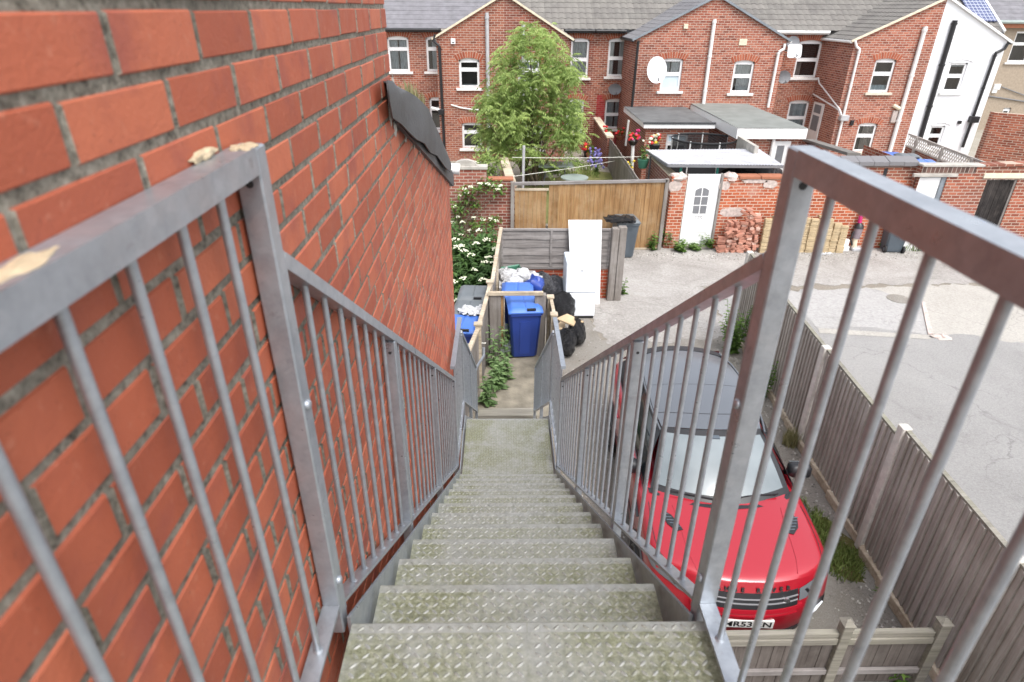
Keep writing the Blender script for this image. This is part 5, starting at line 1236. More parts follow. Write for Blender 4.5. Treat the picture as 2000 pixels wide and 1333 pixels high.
# fence and wall between garden and flower yard
gw = thing('garden_divider', 'brick wall stepping down into a grey board fence between two gardens', 'wall', (4.5, 23, GZ))
A, B = PY(1165,232,28.0), PY(1192,270,25.0); C = PY(1248,350,17.4)
mb = MB(); mb.prism([(A.x-.1,A.y,GZ),(B.x-.1,B.y,GZ),(B.x-.1,B.y,B.z),(A.x-.1,A.y,A.z)], (.22,0,0)); mb.build('brickwork', 'terrace_brick_dark', gw)
mb = MB(); mb.bar(A+Vector((0,0,.03)), B+Vector((0,0,.03)), .28, .07); mb.build('coping', 'cream', gw)
mb = MB(); n_ = 30; rr = random.Random(4); C.z = max(C.z, 1.7)
for k in range(n_):
    p, q = B.lerp(C, k/n_), B.lerp(C, (k+.95)/n_); mb.cur = rr.random(); dz_ = rr.uniform(-.02,.02); mb.prism([(p.x-.02,p.y,GZ),(q.x-.02,q.y,GZ),(q.x-.02,q.y,q.z+dz_),(p.x-.02,p.y,p.z+dz_)], (.03,0,0))
mb.build('fence_board', 'wood_grey_v', gw)
mb = MB(); mb.bar(B+Vector((-.02,0,-.15)), C+Vector((-.02,0,-.15)), .03, .08); mb.build('fence_rail', 'wood_grey_v', gw)
# trellis wall and walls at the right
tw = thing('trellis_wall', 'brick yard wall topped with a weathered diamond trellis by the white house', 'wall', (13, 20, GZ))
A, B = PY(1768,288,24.0), PY(1985,330,17.6); A.z = B.z = 0
za, zb2 = PY(1768,286,24).z, PY(1960,322,17.8).z; zc = min(za, zb2)
mb = MB(); mb.prism([(A.x,A.y,0),(B.x,B.y,0),(B.x+.2,B.y,0),(A.x+.2,A.y,0)], (0,0,zc)); mb.build('brickwork', 'terrace_brick_dark', tw)
mb = MB(); N_ = 46; a0 = Vector((A.x-.01,A.y,zc+.03)); b0 = Vector((B.x-.01,B.y,zc+.03)); hh = .42
for k in range(N_):
    for s in (0, 1):
        p = a0.lerp(b0, k/N_); q = a0.lerp(b0, min(1, (k+2)/N_)); 
        if s: mb.bar(p, q+Vector((0,0,hh)), .012, .03, (1,0,0))
        else: mb.bar(p+Vector((0,0,hh)), q, .012, .03, (1,0,0))
mb.bar(a0+Vector((0,0,hh)), b0+Vector((0,0,hh)), .05, .05); mb.bar(a0, b0, .05, .05); lt = mb.build('trellis', 'lattice', tw)
for t in (.12,.4,.68,.95):
    p = a0.lerp(b0, t); mb = MB(); mb.cbox(p.x-.08,p.x,p.y-.05,p.y+.05,.5,p.z+.42,.006); mb.build('trellis_post', 'lattice', tw)
bw_ = thing('boundary_wall', 'tall weathered brick wall at the far right between white house and beige house', 'wall', (22, 25, 0))
p0, p1 = PY(1915,300,24.5), PY(2000,300,23.0); mb = MB(); mb.prism([(p0.x,p0.y,0),(p1.x+4,p1.y-2,0),(p1.x+4,p1.y-1.75,0),(p0.x,p0.y+.25,0)], (0,0,PY(1960,224,24).z)); mb.build('brickwork', 'outhouse_brick', bw_)
# dividing yard wall with brown coping in front of house with the side door
yd = thing('yard_wall', 'yard wall with sloping brown tiled coping right of the white extension', 'wall', (11, 20, 0))
A, B = PY(1572,274,22.5), PY(1660,302,17.2); zz = min(A.z, B.z)
mb = MB(); mb.prism([(A.x,A.y,0),(B.x,B.y,0),(B.x+.22,B.y,0),(A.x+.22,A.y,0)], (0,0,zz-.05)); mb.build('brickwork', 'outhouse_brick', yd)
mb = MB(); mb.bar((A.x+.11,A.y,A.z),(B.x+.11,B.y,B.z), .34, .08); mb.build('coping', 'tile', yd)
# ================================================================ FLOWERS
def flowers(name, base, r, mats, n, label, cat, h=.3, pot=None, seed=1, hang=False, fr=.045):
    t = thing(name, label, cat, (base[0], base[1], base[2]), 'flower pots and baskets'); rr = random.Random(seed)
    mb = MB(); b = Vector(base)
    if pot:
        if hang: mb.tube([b+Vector((0,0,-.02)), b+Vector((0,0,.12))], [.10,.19], 14)
        else: mb.tube([b, b+Vector((0,0,.26))], [.12,.18], 14)
        mb.build('pot', pot, t, smooth=40)
    c = b + Vector((0,0,(.18 if hang else .30)))
    mb = MB()
    for i in range(60):
        a = rr.uniform(0,6.28); mb.cur = rr.random(); leaf(mb, c+Vector((rr.uniform(-.5,.5)*r, rr.uniform(-.5,.5)*r, rr.uniform(0,h*.6))), (math.cos(a), math.sin(a), rr.uniform(-.3,.8)), .13, .04, rr)
    mb.build('foliage', 'leaf_weed', t)
    for k, m_ in enumerate(mats):
        mb = MB()
        for i in range(n):
            mb.blob(c+Vector((rr.uniform(-1,1)*r, rr.uniform(-1,.3)*r, rr.uniform(0,1)*h)), fr,fr,fr*.8, i, 6, 4, .2)
        mb.build('blossom', m_, t, smooth=True)
    return t
bz = PY(1237,268,22.2); flowers('hanging_basket', bz-Vector((0,0,.25)), .22, ['flower_pink','flower_red'], 9, 'hanging basket of pink and red flowers at the left corner of the grey roofed extension', 'flower basket', .32, 'black_plastic', 3, True, .06)
bz = PY(1212,262,25.5); flowers('hanging_basket', bz-Vector((0,0,.2)), .22, ['flower_red'], 8, 'pot of red flowers before the ground floor window in the red painted wall', 'flower basket', .3, 'terracotta', 4, True, .06)
bz = PY(1187,262,25.8); flowers('flower_pot', bz-Vector((0,0,.3)), .2, ['flower_red'], 8, 'red flowers at the top of the stepped brick garden wall', 'flower pot', .35, 'terracotta', 5, False, .06)
bz = PG(1147,298,GZ+.2); flowers('flower_pot', (bz.x,bz.y,GZ), .22, ['flower_red'], 9, 'red potted flowers on the patio right of the tree', 'flower pot', .35, 'black_plastic', 6, False, .07)
bz = PG(1152,312,GZ); flowers('flower_pot', (bz.x,bz.y,GZ), .2, ['flower_yellow'], 4, 'green and yellow potted plant in front of the red potted flowers', 'flower pot', .5, 'terracotta', 7, False, .05)
bz = PY(1279,280,20.6); flowers('flower_pot', (bz.x,bz.y,bz.z-.3), .22, ['flower_yellow','flower_red','flower_white'], 6, 'pot of yellow, red and white flowers left of the trampoline', 'flower pot', .35, 'black_plastic', 8, False, .06)
bz = PY(1262,322,19.0); flowers('flower_pot', (bz.x-.1,bz.y,bz.z-.1), .14, ['flower_white'], 4, 'green plant in a planter left of the low canopy wall', 'flower pot', .6, 'green_plastic', 9, False, .04)
bz = PY(1229,318,22); flowers('flower_pot', (bz.x,bz.y,bz.z-.5), .14, ['flower_yellow'], 6, 'yellow flowers behind the grey garden board fence', 'flower pot', .35, 'cream', 10, False, .05)
for i, (u, v, lab) in enumerate(((1160,322,'blue flowered clump beside the grey board fence, far one'),(1163,340,'blue flowered clump beside the grey board fence, near one'))):
    p = PG(u, v, GZ); t = thing('flower_clump', lab, 'flowers', p, 'blue flower clumps'); mb = MB(); leafplant(mb, p, .5, 12, .13, .03, 5+i, .3, 10); mb.build('foliage', 'leaf_weed', t)
    mb = MB(); rr = random.Random(i); 
    for k in range(22): mb.blob(p+Vector((rr.uniform(-.3,.3), rr.uniform(-.3,.3), rr.uniform(.3,.6))), .05,.05,.05, k, 6, 4, .2)
    mb.build('blossom', 'flower_blue', t, smooth=True)
# ================================================================ TERRACED HOUSES
OF, MF = 26.0, 28.4
ZE, ZA, ZM = 5.05, 6.47, 5.28
n = NT('voussoir'); c = n.ramp(n.attr(), [(0,(.27,.07,.04)),(1,(.40,.13,.075))]); n.set(c, .85, 0, .2)
plain('mortar_pale', (.50,.40,.32), .95, var=.1)
def W(u0, u1, vt, vb, y=None, split=.36, rise=.09, curtain=None, frost=None, sill='white_sill', fw=.055, mid=None, casement=True):
    return dict(u0=u0, u1=u1, vt=vt, vb=vb, y=y, split=split, rise=rise, curtain=curtain, frost=frost, sill=sill, fw=fw)
def rect(w):
    a, b = PY(w['u0'], w['vt'], w['y']), PY(w['u1'], w['vt'], w['y']); z0 = PY((w['u0']+w['u1'])/2 - 2, w['vb'], w['y']).z
    return a.x, b.x, z0, (a.z+b.z)/2
def arc(x0, x1, z, rise, n_=10):
    return [(x0+(x1-x0)*k/n_, z+rise*(1-(2*k/n_-1)**2)) for k in range(n_+1)]
def add_window(h, w, nm='window'):
    x0, x1, z0, z1 = rect(w); y = w['y']; r = w['rise']; fw = w['fw']; yf = y+.07; zc = z1+r
    mb = MB()
    def fb(a, b, c, d, o=0): mb.box(a, b, yf-o, yf+.05, c, d)
    fb(x0, x0+fw, z0+fw, z1); fb(x1-fw, x1, z0+fw, z1); fb(x0, x1, z0, z0+fw); zs = z1-(z1-z0)*w['split']
    fb(x0+fw, x1-fw, zs-fw*.75, zs+fw*.75, .008)
    # arched head
    A = arc(x0, x1, z1, r); mb.prism([(x0,yf,z1-fw)] + [(x1,yf,z1-fw)] + [(x, yf, z) for x, z in reversed(A)], (0,.05,0))
    for (a, b) in ((z0+fw, zs-fw*.75), (zs+fw*.75, z1-fw)):
        i = .028
        mb.box(x0+fw, x1-fw, yf-.012, yf+.02, b-i, b); mb.box(x0+fw, x1-fw, yf-.012, yf+.02, a, a+i); mb.box(x0+fw, x0+fw+i, yf-.012, yf+.02, a+i, b-i); mb.box(x1-fw-i, x1-fw, yf-.012, yf+.02, a+i, b-i)
    f = mb.build(nm, 'upvc', h)
    for k, (a, b) in enumerate(((z0+fw, zs-fw*.75), (zs+fw*.75, z1-fw))):
        m2 = MB(); m2.quad((x0+fw,yf+.022,a),(x1-fw,yf+.022,a),(x1-fw,yf+.022,b),(x0+fw,yf+.022,b))
        m2.build('pane', 'frosted' if (w['frost'] and k in w['frost']) else 'glass', f)
    m2 = MB(); m2.quad((x0,yf+.45,z0),(x1,yf+.45,z0),(x1,yf+.45,zc),(x0,yf+.45,zc)); 
    for xx in (x0, x1): m2.quad((xx,yf+.051,z0),(xx,yf+.45,z0),(xx,yf+.45,zc),(xx,yf+.051,zc))
    m2.quad((x0,yf+.051,z0),(x1,yf+.051,z0),(x1,yf+.45,z0),(x0,yf+.45,z0)); m2.build('room', 'room_dark', f)
    if w['curtain']:
        for (ua, ub, va, vb_, mt) in w['curtain']:
            m2 = MB(); m2.grid(lambda u, v: (x0+(x1-x0)*(ua+(ub-ua)*u), yf+.12+.02*math.sin(u*(ub-ua)*60)+.006*math.sin(9*v), z0+(z1-z0)*(va+(vb_-va)*v)), 24, 2); m2.build('curtain', mt, f, smooth=True)
    if w['sill']:
        m2 = MB(); m2.cbox(x0-.12, x1+.12, y-.09, y+.06, z0-.10, z0-.005, .01); m2.build('sill', w['sill'], f)
    if r and h.get('arches', 1):
        m2 = MB(); m2.cur = .5
        n_ = max(6, int((x1-x0+.16)/.082)); B0 = arc(x0-.08, x1+.08, z1-.035, r+.035, n_)
        cx, cz = (x0+x1)/2, z1 - (x1-x0)*.95; rr = random.Random(int(x0*100))
        for (xa, za), (xb, zb) in zip(B0, B0[1:]):
            m2.cur = rr.random(); g = .08
            def P(x, z, k): dx, dz = x-cx, z-cz; L = math.hypot(dx, dz); return (x+dx/L*k, z+dz/L*k)
            xa2, xb2 = xa+(xb-xa)*g, xb-(xb-xa)*g; za2, zb2 = za+(zb-za)*g, zb-(zb-za)*g
            q = [(xa2,za2),(xb2,zb2),P(xb2,zb2,.225),P(xa2,za2,.225)]
            m2.prism([(p[0], y-.008, p[1]) for p in q], (0,.02,0))
        v_ = m2.build('arch', 'voussoir', h)
        m3 = MB(); up_ = [P(x, z, .232) for x, z in B0]; m3.poly([(x, y-.003, z) for x, z in B0] + [(x, y-.003, z) for x, z in reversed(up_)]); m3.build('arch_mortar', 'mortar_pale', v_)
    return f
def wall_with(mb, y, x0, x1, z0, z1, wins):
    holes = []
    for w in wins:
        a, b, c, d = rect(w); a, b = max(a, x0), min(b, x1)
        if b-a < .1: continue
        holes.append((a, b, c, min(d+w['rise'], z1)))
        if w['rise']:
            A = [(x, z) for x, z in arc(*[rect(w)[i] for i in (0,1,3)], w['rise']) if x0 <= x <= x1]; t = d+w['rise']; m_ = len(A)//2
            mb.poly([(A[0][0],y,t)] + [(x,y,z) for x, z in A[:m_+1]]); mb.poly([(A[-1][0],y,t)] + [(x,y,z) for x, z in reversed(A[m_:])])
    hole_wall(mb, 'y', y, x0, x1, z0, z1, holes, .09)
def tile_roof(mb, P, U, V, lu, lv, gauge=.34, amp=.018, pitch=.26, seed=1, lip=.018, du=.045):
    P, U, V = Vector(P), Vector(U).normalized(), Vector(V).normalized(); N = U.cross(V); N = N if N.z > 0 else -N
    rr = random.Random(seed); rows = int(math.ceil(lv/gauge)); nu = max(2, int(lu/du)) if amp else max(2, int(lu/.3))
    for r_ in range(rows):
        b = len(mb.v); v0, v1 = r_*gauge, min((r_+1)*gauge+.03, lv+.03)
        for i in range(nu+1):
            u = lu*i/nu; h = amp*(abs(math.sin(math.pi*u/pitch))*1.6-.6) if amp else 0
            lo = P+U*u+V*v0+N*(h+lip); hi = P+U*u+V*v1+N*h; bt = P+U*u+V*v0+N*(h-.008)
            mb.v += [tuple(bt), tuple(lo), tuple(hi)]
        base = rr.random()
        for i in range(nu):
            q = b+i*3; k = base*.5 + .5*random.Random(r_*997+int(lu*i/nu/pitch)).random()
            for f in ((q,q+3,q+4,q+1),(q+1,q+4,q+5,q+2)): mb.f.append(f); mb.r.append(k)
def house(label, xi, xo, mx0, mx1, brick, ow, mw, roof, verge, oroof=None, group='terraced houses', white=False, amp=.018, oamp=.018, gutter='black_plastic', mainwall=None):
    h = thing('terraced_house', label, 'house', ((xi+xo)/2, OF, GZ), group)
    if white: h['arches'] = 0
    s = 1 if xo > xi else -1; oroof = oroof or roof
    for w in ow: w['y'] = w['y'] or OF
    for w in mw: w['y'] = w['y'] or MF
    mb = MB(); a, b = min(xi, xo), max(xi, xo)
    wall_with(mb, OF, a, b, GZ, ZE, ow)
    mb.poly([(xo,OF,ZE),(xi,OF,ZE),(xi,OF,ZA)])
    mb.quad((xo,OF,GZ),(xo,MF,GZ),(xo,MF,ZE),(xo,OF,ZE))
    ws = mb.build('outrigger_wall', brick, h)
    mb = MB(); c0, c1 = max(mx0, -14), mx1
    segs = [(c0, a), (b, c1)] if s > 0 else [(c0, a), (b, c1)]
    for p, q in segs:
        if q-p > .05: wall_with(mb, MF, p, q, GZ, ZM, [w for w in mw if rect(w)[0] < q and rect(w)[1] > p])
    if mb.f: mb.build('main_wall', mainwall or brick, h)
    for w in ow + mw: add_window(h, w)
    # roofs
    ridge_y, pit = 33.5, math.tan(R_(34)); e = Vector((c0, MF-.28, ZM-.02)); lv = (ridge_y-MF+.28)/math.cos(R_(34))
    mb = MB(); tile_roof(mb, e, (1,0,0), (0,math.cos(R_(34)),math.sin(R_(34))), c1-c0, lv, .34 if amp else .28, amp, .28, int(xi*10)+3, .018 if amp else .009); mb.build('roof', roof, h)
    sl = Vector((xi-xo, 0, ZA-ZE)); L = sl.length; eo = Vector((xo + s*.16, OF-.06, ZE+.03 - .16*(ZA-ZE)/abs(xi-xo)))
    mb = MB(); tile_roof(mb, eo, (0,1,0), sl, 4.3, L+.18, .32 if oamp else .28, oamp, .28, int(xi*7), .018 if oamp else .009); mb.build('outrigger_roof', oroof, h)
    mb = MB(); d = Vector((0,0,-.035)); mb.bar(eo+d+Vector((0,-.005,0)), eo+sl.normalized()*(L+.18)+d+Vector((0,-.005,0)), .09, .07); mb.build('verge', verge, h)
    # gutters
    mb = MB(); mb.tube([(eo.x-s*.01, OF-.05, eo.z-.05),(eo.x-s*.01, MF, eo.z-.05)], .055, 8); mb.build('gutter', gutter, h)
    for p, q in segs:
        if q-p > .3:
            mb = MB(); mb.tube([(p+.02, MF-.30, ZM-.07),(q-.02, MF-.30, ZM-.07)], .06, 8); mb.box(p+.01, q-.01, MF-.24, MF-.0, ZM-.16, ZM-.09); mb.build('gutter', gutter, h)
    return h
def pipe(h, pts, r, mat, y=None, name='drainpipe'):
    P = [PY(u, v, (y or OF)-.08) if not isinstance(u, Vector) else u for u, v in pts]; mb = MB(); mb.tube(P, r, 8)
    if len(P) == 2:
        for t in (.02, .35, .7): q = P[0].lerp(P[1], t); q2 = P[0].lerp(P[1], t+.015); mb.tube([q, q2], r*1.25, 8)
    return mb.build(name, mat, h, smooth=50)
CB = [(.0,.46,.05,1,'curtain'),(.54,1,.05,1,'curtain')]
CW = [(.0,1,.02,1,'curtain_white')]
CL = [(.0,.3,.02,1,'curtain_white'),(.55,1,.02,1,'curtain_white')]
CG = [(.02,.98,.02,1,'curtain')]
g1, g1l, g1r = .25, PY(853,110,OF).x, PY(1112,90,OF).x
g2, g2l, g2r = 8.12, PY(1240,110,OF).x, PY(1534,90,OF).x
g3, g3l, g3r = 16.72, PY(1664,105,OF).x, PY(1961,100,OF).x
p12, p34 = (g1r+g2l)/2, g2r+.35
h1 = house('brick house at the far left with slate roof and a black corner downpipe', g1, g1l, -14, g1, 'terrace_brick',
    [W(896,936,118,172,rise=.08,split=.34,curtain=[(.05,.95,0,.12,'curtain_white')]), W(902,941,241,290,rise=.02,split=.36)], [W(755,797,74,140,rise=.06,split=.33,curtain=CB), W(831,868,74,140,rise=.06,split=.33,curtain=[(.3,1,.05,1,'curtain')]), W(838,868,193,254,rise=.06,split=.33)], 'slate', 'cream', amp=0, oamp=0)
h2 = house('brick house right of the party line half hidden by the ash tree', g1, g1r, g1, p12, 'terrace_brick_dark',
    [W(1012,1055,118,176,rise=.08,split=.34,curtain=CW), W(1012,1060,245,292,rise=.02,split=.4)], [W(1116,1152,78,152,rise=.06,split=.52,curtain=CG), W(1106,1141,196,260,rise=.06,split=.5,curtain=CG)], 'tile', 'cream')
h3 = house('brick house with a big white satellite dish and a red painted ground floor', g2, g2l, p12, g2, 'terrace_brick_pale',
    [W(1295,1335,116,178,rise=.03,split=.47,curtain=[(.0,.44,.5,1,'curtain'),(.5,1,.5,1,'curtain_white')],frost=[0])], [W(1190,1231,78,150,rise=.06,split=.5,curtain=CL), W(1183,1222,196,252,rise=.06,split=.5,curtain=CB)], 'tile', 'verge_grey', oroof='tile_grey', oamp=0, mainwall='terrace_brick')
h4 = house('brick house with a blind half covering its upper window and a white corner downpipe', g2, g2r, g2, p34, 'terrace_brick_pale',
    [W(1435,1475,122,182,rise=.07,split=.45,curtain=[(.0,1,.55,1,'white_paint'),(.30,1,.02,.55,'curtain_white')])], [], 'tile', 'verge_grey', oroof='tile_grey', oamp=0, gutter='white_pipe', mainwall='terrace_brick')
h5 = house('brick house half with long white downpipe, joined to the white painted half', g3, g3l, p34, g3, 'terrace_brick_pale',
    [W(1711,1752,118,181,rise=.06,split=.42,sill='stone_sill',curtain=[(.0,1,0,.22,'frosted')]), W(1678,1715,243,297,rise=.05,split=.42,sill='stone_sill',curtain=[(.4,1,0,1,'curtain_beige')])], [W(1562,1608,82,152,rise=.06,split=.5,curtain=[(.0,.35,0,.42,'curtain_beige')]), W(1543,1582,199,250,rise=.06,split=.62,curtain=CG)], 'tile', 'cream', gutter='white_pipe', mainwall='terrace_brick')
h6 = house('white rendered house half with black drainpipes at the end of the terrace', g3, g3r, g3, g3r+1.3, 'white_render',
    [W(1857,1892,123,180,rise=.0,split=.45,sill='white_paint',curtain=[(0,1,.86,1,'curtain_white'),(.0,.2,0,1,'curtain_beige')]), W(1819,1848,246,290,rise=.0,split=.45,sill='white_paint')], [], 'tile', 'white_paint', gutter='black_plastic')
for w in ((1857,1892,123),(1819,1848,246)):                # arched hood moulds on the white wall
    a, b = PY(w[0]-4,w[2],OF), PY(w[1]+8,w[2],OF); mb = MB(); A = arc(a.x, b.x, a.z+.04, .10); mb.tube([(x, OF-.01, z) for x, z in A], .03, 6); mb.build('hood_mould', 'white_render', h6)
# cream verge mortar, drainpipes, vents and meters
pipe(h1, [(850,68),(846,80),(858,90)], .05, 'black_plastic'); pipe(h1, [(858,90),(868,290)], .055, 'black_plastic')
mb = MB(); p = PY(860,217,OF-.12); mb.tube([p+Vector((-.35,.1,.1)), p+Vector((-.02,0,.02))], .05, 8); mb.build('waste_pipe', 'white_pipe', h1); mb = MB(); p = PY(862,218,OF-.1); mb.cbox(p.x-.12,p.x+.12,p.y-.1,p.y+.08,p.z-.12,p.z+.08,.02); mb.build('hopper', 'black_plastic', h1)
pipe(h1, [(951,25),(956,330)], .07, 'grey_pipe', name='soil_pipe')
mb = MB(); mb.tube([PY(881,205,OF-.03), PY(900,211,OF-.03), PY(920,214,OF-.03), PY(945,216,OF-.03)], .03, 6); mb.build('waste_pipe', 'white_pipe', h1, smooth=60)
def boxon(h, u, v, wd, ht, mat, name, y=OF, d=.08):
    p = PY(u, v, y); mb = MB(); mb.cbox(p.x-wd/2, p.x+wd/2, y-d, y+.02, p.z-ht/2, p.z+ht/2, .01); o = mb.build(name, mat, h); return o, p
o, p = boxon(h1, 885, 81, .17, .19, 'upvc', 'vent_box'); mb = MB(); mb.box(p.x-.04,p.x+.05,OF-.086,OF-.08,p.z-.05,p.z-.02); mb.build('vent_slot', 'black_plastic', o)
pipe(h2, [(1022,48),(1022,330)], .07, 'grey_pipe', name='soil_pipe')
pipe(h3, [(1247,80),(1233,222)], .05, 'black_plastic')
pipe(h3, [(1396,38),(1370,232)], .07, 'white_pipe', name='soil_pipe')
boxon(h3, 1339, 52, .16, .16, 'cream', 'vent_box'); boxon(h4, 1451, 83, .30, .22, 'cream', 'air_brick', d=.03)
pipe(h4, [(1533,86),(1531,96),(1521,102)], .055, 'white_pipe'); pipe(h4, [(1521,102),(1500,210)], .055, 'white_pipe')
pipe(h4, [(1519,132),(1506,212)], .03, 'white_pipe', y=OF+.3)
pipe(h5, [(1670,80),(1673,92),(1679,97)], .05, 'white_pipe'); pipe(h5, [(1679,97),(1632,290)], .05, 'white_pipe')
pipe(h5, [(1808,52),(1735,306)], .08, 'white_pipe', name='soil_pipe')
mb = MB(); a = PY(1745,206,OF-.05); b = PY(1757,213,OF-.1); mb.tube([a, b], .07, 8); mb.build('waste_pipe', 'cream', h5)
boxon(h5, 1745, 228, .20, .45, 'curtain_beige', 'meter_box'); boxon(h5, 1663, 240, .14, .2, 'black_plastic', 'wall_lamp')
boxon(h5, 1646, 230, .34, .2, 'grey_pipe', 'hopper', d=.2)
sx = g3l-.03
def sp(u, v): return PX(u, v, sx)
mb = MB(); mb.tube([sp(1598,152), sp(1600,163), sp(1606,170)], .03, 6); mb.tube([sp(1606,170), sp(1640,214), sp(1644,226)], .03, 6); mb.tube([sp(1588,184), sp(1637,214), sp(1642,226)], .03, 6); mb.build('waste_pipe', 'white_pipe', h5)
mb = MB(); a = sp(1588,205); mb.box(sx-.03, sx+.02, 27.15, 28.05, GZ+.05, 2.55); dd = mb.build('side_door', 'white_pipe', h5)
m2 = MB(); m2.box(sx-.036, sx-.03, 27.3, 27.9, 1.45, 2.05); m2.box(sx-.036, sx-.03, 27.3, 27.9, 2.15, 2.48); m2.build('pane', 'dish_grey', dd)
pipe(h6, [(1866,40),(1797,272)], .09, 'black_plastic', name='soil_pipe')
pipe(h6, [(1968,86),(1962,96),(1945,104)], .055, 'black_plastic'); pipe(h6, [(1945,104),(1880,288)], .055, 'black_plastic')
boxon(h6, 1899, 233, .34, .24, 'black_plastic', 'hopper', d=.2); boxon(h6, 1873, 239, .14, .12, 'black_plastic', 'vent_box')
mb = MB(); mb.cbox(g3r+.06, g3r+.9, OF+1.5, OF+1.56, GZ, GZ+2.1, .01); sd_ = mb.build('side_door', 'white_pipe', h6)
e = Vector((g3r-2.0, MF-.2, ZM+.12)); cs, sn = math.cos(R_(34)), math.sin(R_(34))
mb = MB(); x0_, x1_ = PY(1878,25,29.5).x, PY(1922,25,29.5).x; 
def sol(x, d, o): return (x, MF-.2+d*cs-o*sn, ZM+.02+d*sn+o*cs)
mb.hexa([sol(x0_,.5,.06),sol(x1_,.5,.06),sol(x1_,2.6,.06),sol(x0_,2.6,.06),sol(x0_,.5,.11),sol(x1_,.5,.11),sol(x1_,2.6,.11),sol(x0_,2.6,.11)]); mb.build('solar_panel', 'solar', h6)
mb = MB(); q = g3r+1.3; mb.bar((q,MF-.3,ZM-.02),(q,33.4,ZM-.02+5.1*math.tan(R_(34))), .10, .16); mb.build('barge_board', 'white_paint', h6)
mb = MB(); mb.quad((q-.05,MF,GZ),(q-.05,38,GZ),(q-.05,38,ZM),(q-.05,MF,ZM)); mb.poly([(q-.05,MF,ZM),(q-.05,38,ZM),(q-.05,33.4,ZM+3.3)]); mb.build('end_wall', 'white_render', h6)
# red painted surround on house 3
x0_, x1_, z0_, z1_ = rect(W(1183,1222,196,252,y=MF)); mb = MB(); a = PY(1164,215,MF).x; b = g2l-.01; zt = PY(1190,186,MF).z
mb.box(a, x0_-.01, MF-.006, MF+.01, GZ, zt); mb.box(x1_+.01, b, MF-.006, MF+.01, GZ, zt); mb.box(x0_-.01, x1_+.01, MF-.006, MF+.01, GZ, z0_-.11); mb.build('painted_brickwork', 'painted_brick', h3)
# stained patches of new brick on the gable
# ---------------------------------------------------------------- extensions
def extension(label, x0, x1, y0, y1, zr, brick, roofm, fasc, fh, wins=()):
    t = thing('brick_extension', label, 'extension', ((x0+x1)/2, y0, GZ), 'flat roofed extensions')
    mb = MB(); wall_with(mb, y0, x0, x1, GZ, zr-fh, wins); mb.quad((x0,y0,GZ),(x0,y1,GZ),(x0,y1,zr-fh),(x0,y0,zr-fh)); mb.quad((x1,y0,GZ),(x1,y1,GZ),(x1,y1,zr-fh),(x1,y0,zr-fh)); mb.build('wall', brick, t)
    mb = MB(); mb.grid(lambda u, v: (x0-.12+(x1-x0+.24)*u, y0-.18+(y1-y0+.18)*v, zr+.03+.05*v+.008*math.sin(7*u+5*v)), 10, 10); r_ = mb.build('roof', roofm, t, smooth=True)
    mb = MB(); o = .1
    mb.box(x0-o-.02, x1+o+.02, y0-.16-.02, y0-.16+.02, zr-fh, zr+.02); mb.box(x0-o-.02, x0-o+.02, y0-.138, y1, zr-fh, zr+.03); mb.box(x1+o-.02, x1+o+.02, y0-.138, y1, zr-fh, zr+.03); mb.box(x0-o+.021, x1+o-.021, y0-.135, y0-.001, zr-fh+.01, zr-fh+.03); mb.build('fascia', fasc, t)
    for w in wins: add_window(t, w)
    return t
ya = 22.3; a, b = PY(1257,241,ya), PY(1392,241,ya)
w_ = W(1303,1346,262,300,y=ya,rise=0,split=.5,frost=[1],sill=None)
e1 = extension('brick extension with dark felt flat roof and thin white fascia behind the trampoline', a.x+.1, b.x-.08, ya, OF, a.z-.02, 'terrace_brick', 'felt_roof', 'white_paint', .12, [w_])
mb = MB(); mb.box(a.x-.05, b.x+.05, ya-.2, ya-.17, a.z-.01, a.z+.06); mb.build('drip_edge', 'felt', e1)
mb = MB(); mb.tube([PY(1228,235,24), PY(1222,285,24)], .04, 8); mb.build('white_post', 'white_pipe', e1); mb = MB(); mb.tube([PY(1243,262,22.2)+Vector((-.1,0,0)), PY(1234,330,22.2)], .06, 8); mb.build('white_post', 'white_pipe', e1)
yb = 20.7; a, b = PY(1437,251,yb), PY(1573,253,yb)
e2 = extension('brick extension with pale green flat roof and a deep white fascia', a.x+.12, b.x-.12, yb, OF, a.z, 'terrace_brick_pale', 'felt_roof_green', 'white_paint', .30, [])
mb = MB(); p, q = PY(1508,276,yb-.04), PY(1546,276,yb-.04); mb.cbox(p.x, q.x, yb-.05, yb+.0, GZ, p.z, .01); d_ = mb.build('door', 'white_paint', e2)
mb = MB(); mb.box(p.x+.2, q.x-.2, yb-.056, yb-.05, p.z-.75, p.z-.14); mb.build('pane', 'dish_grey', d_)
pipe(e2, [(1515,258),(1505,305)], .05, 'white_pipe', y=yb)
mb = MB(); r1 = PY(1441,266,yb-.3); r2 = PY(1475,284,yb-2.0); mb.prism([(r1.x,r1.y,GZ),(r2.x,r2.y,GZ),(r2.x+.12,r2.y,GZ),(r1.x+.12,r1.y,GZ)], (0,0,r1.z-GZ)); tag(mb.build('yard_wall', 'concrete', origin=(r1.x,r1.y,GZ)), 'short grey rendered yard wall below the deep white fascia', 'wall')
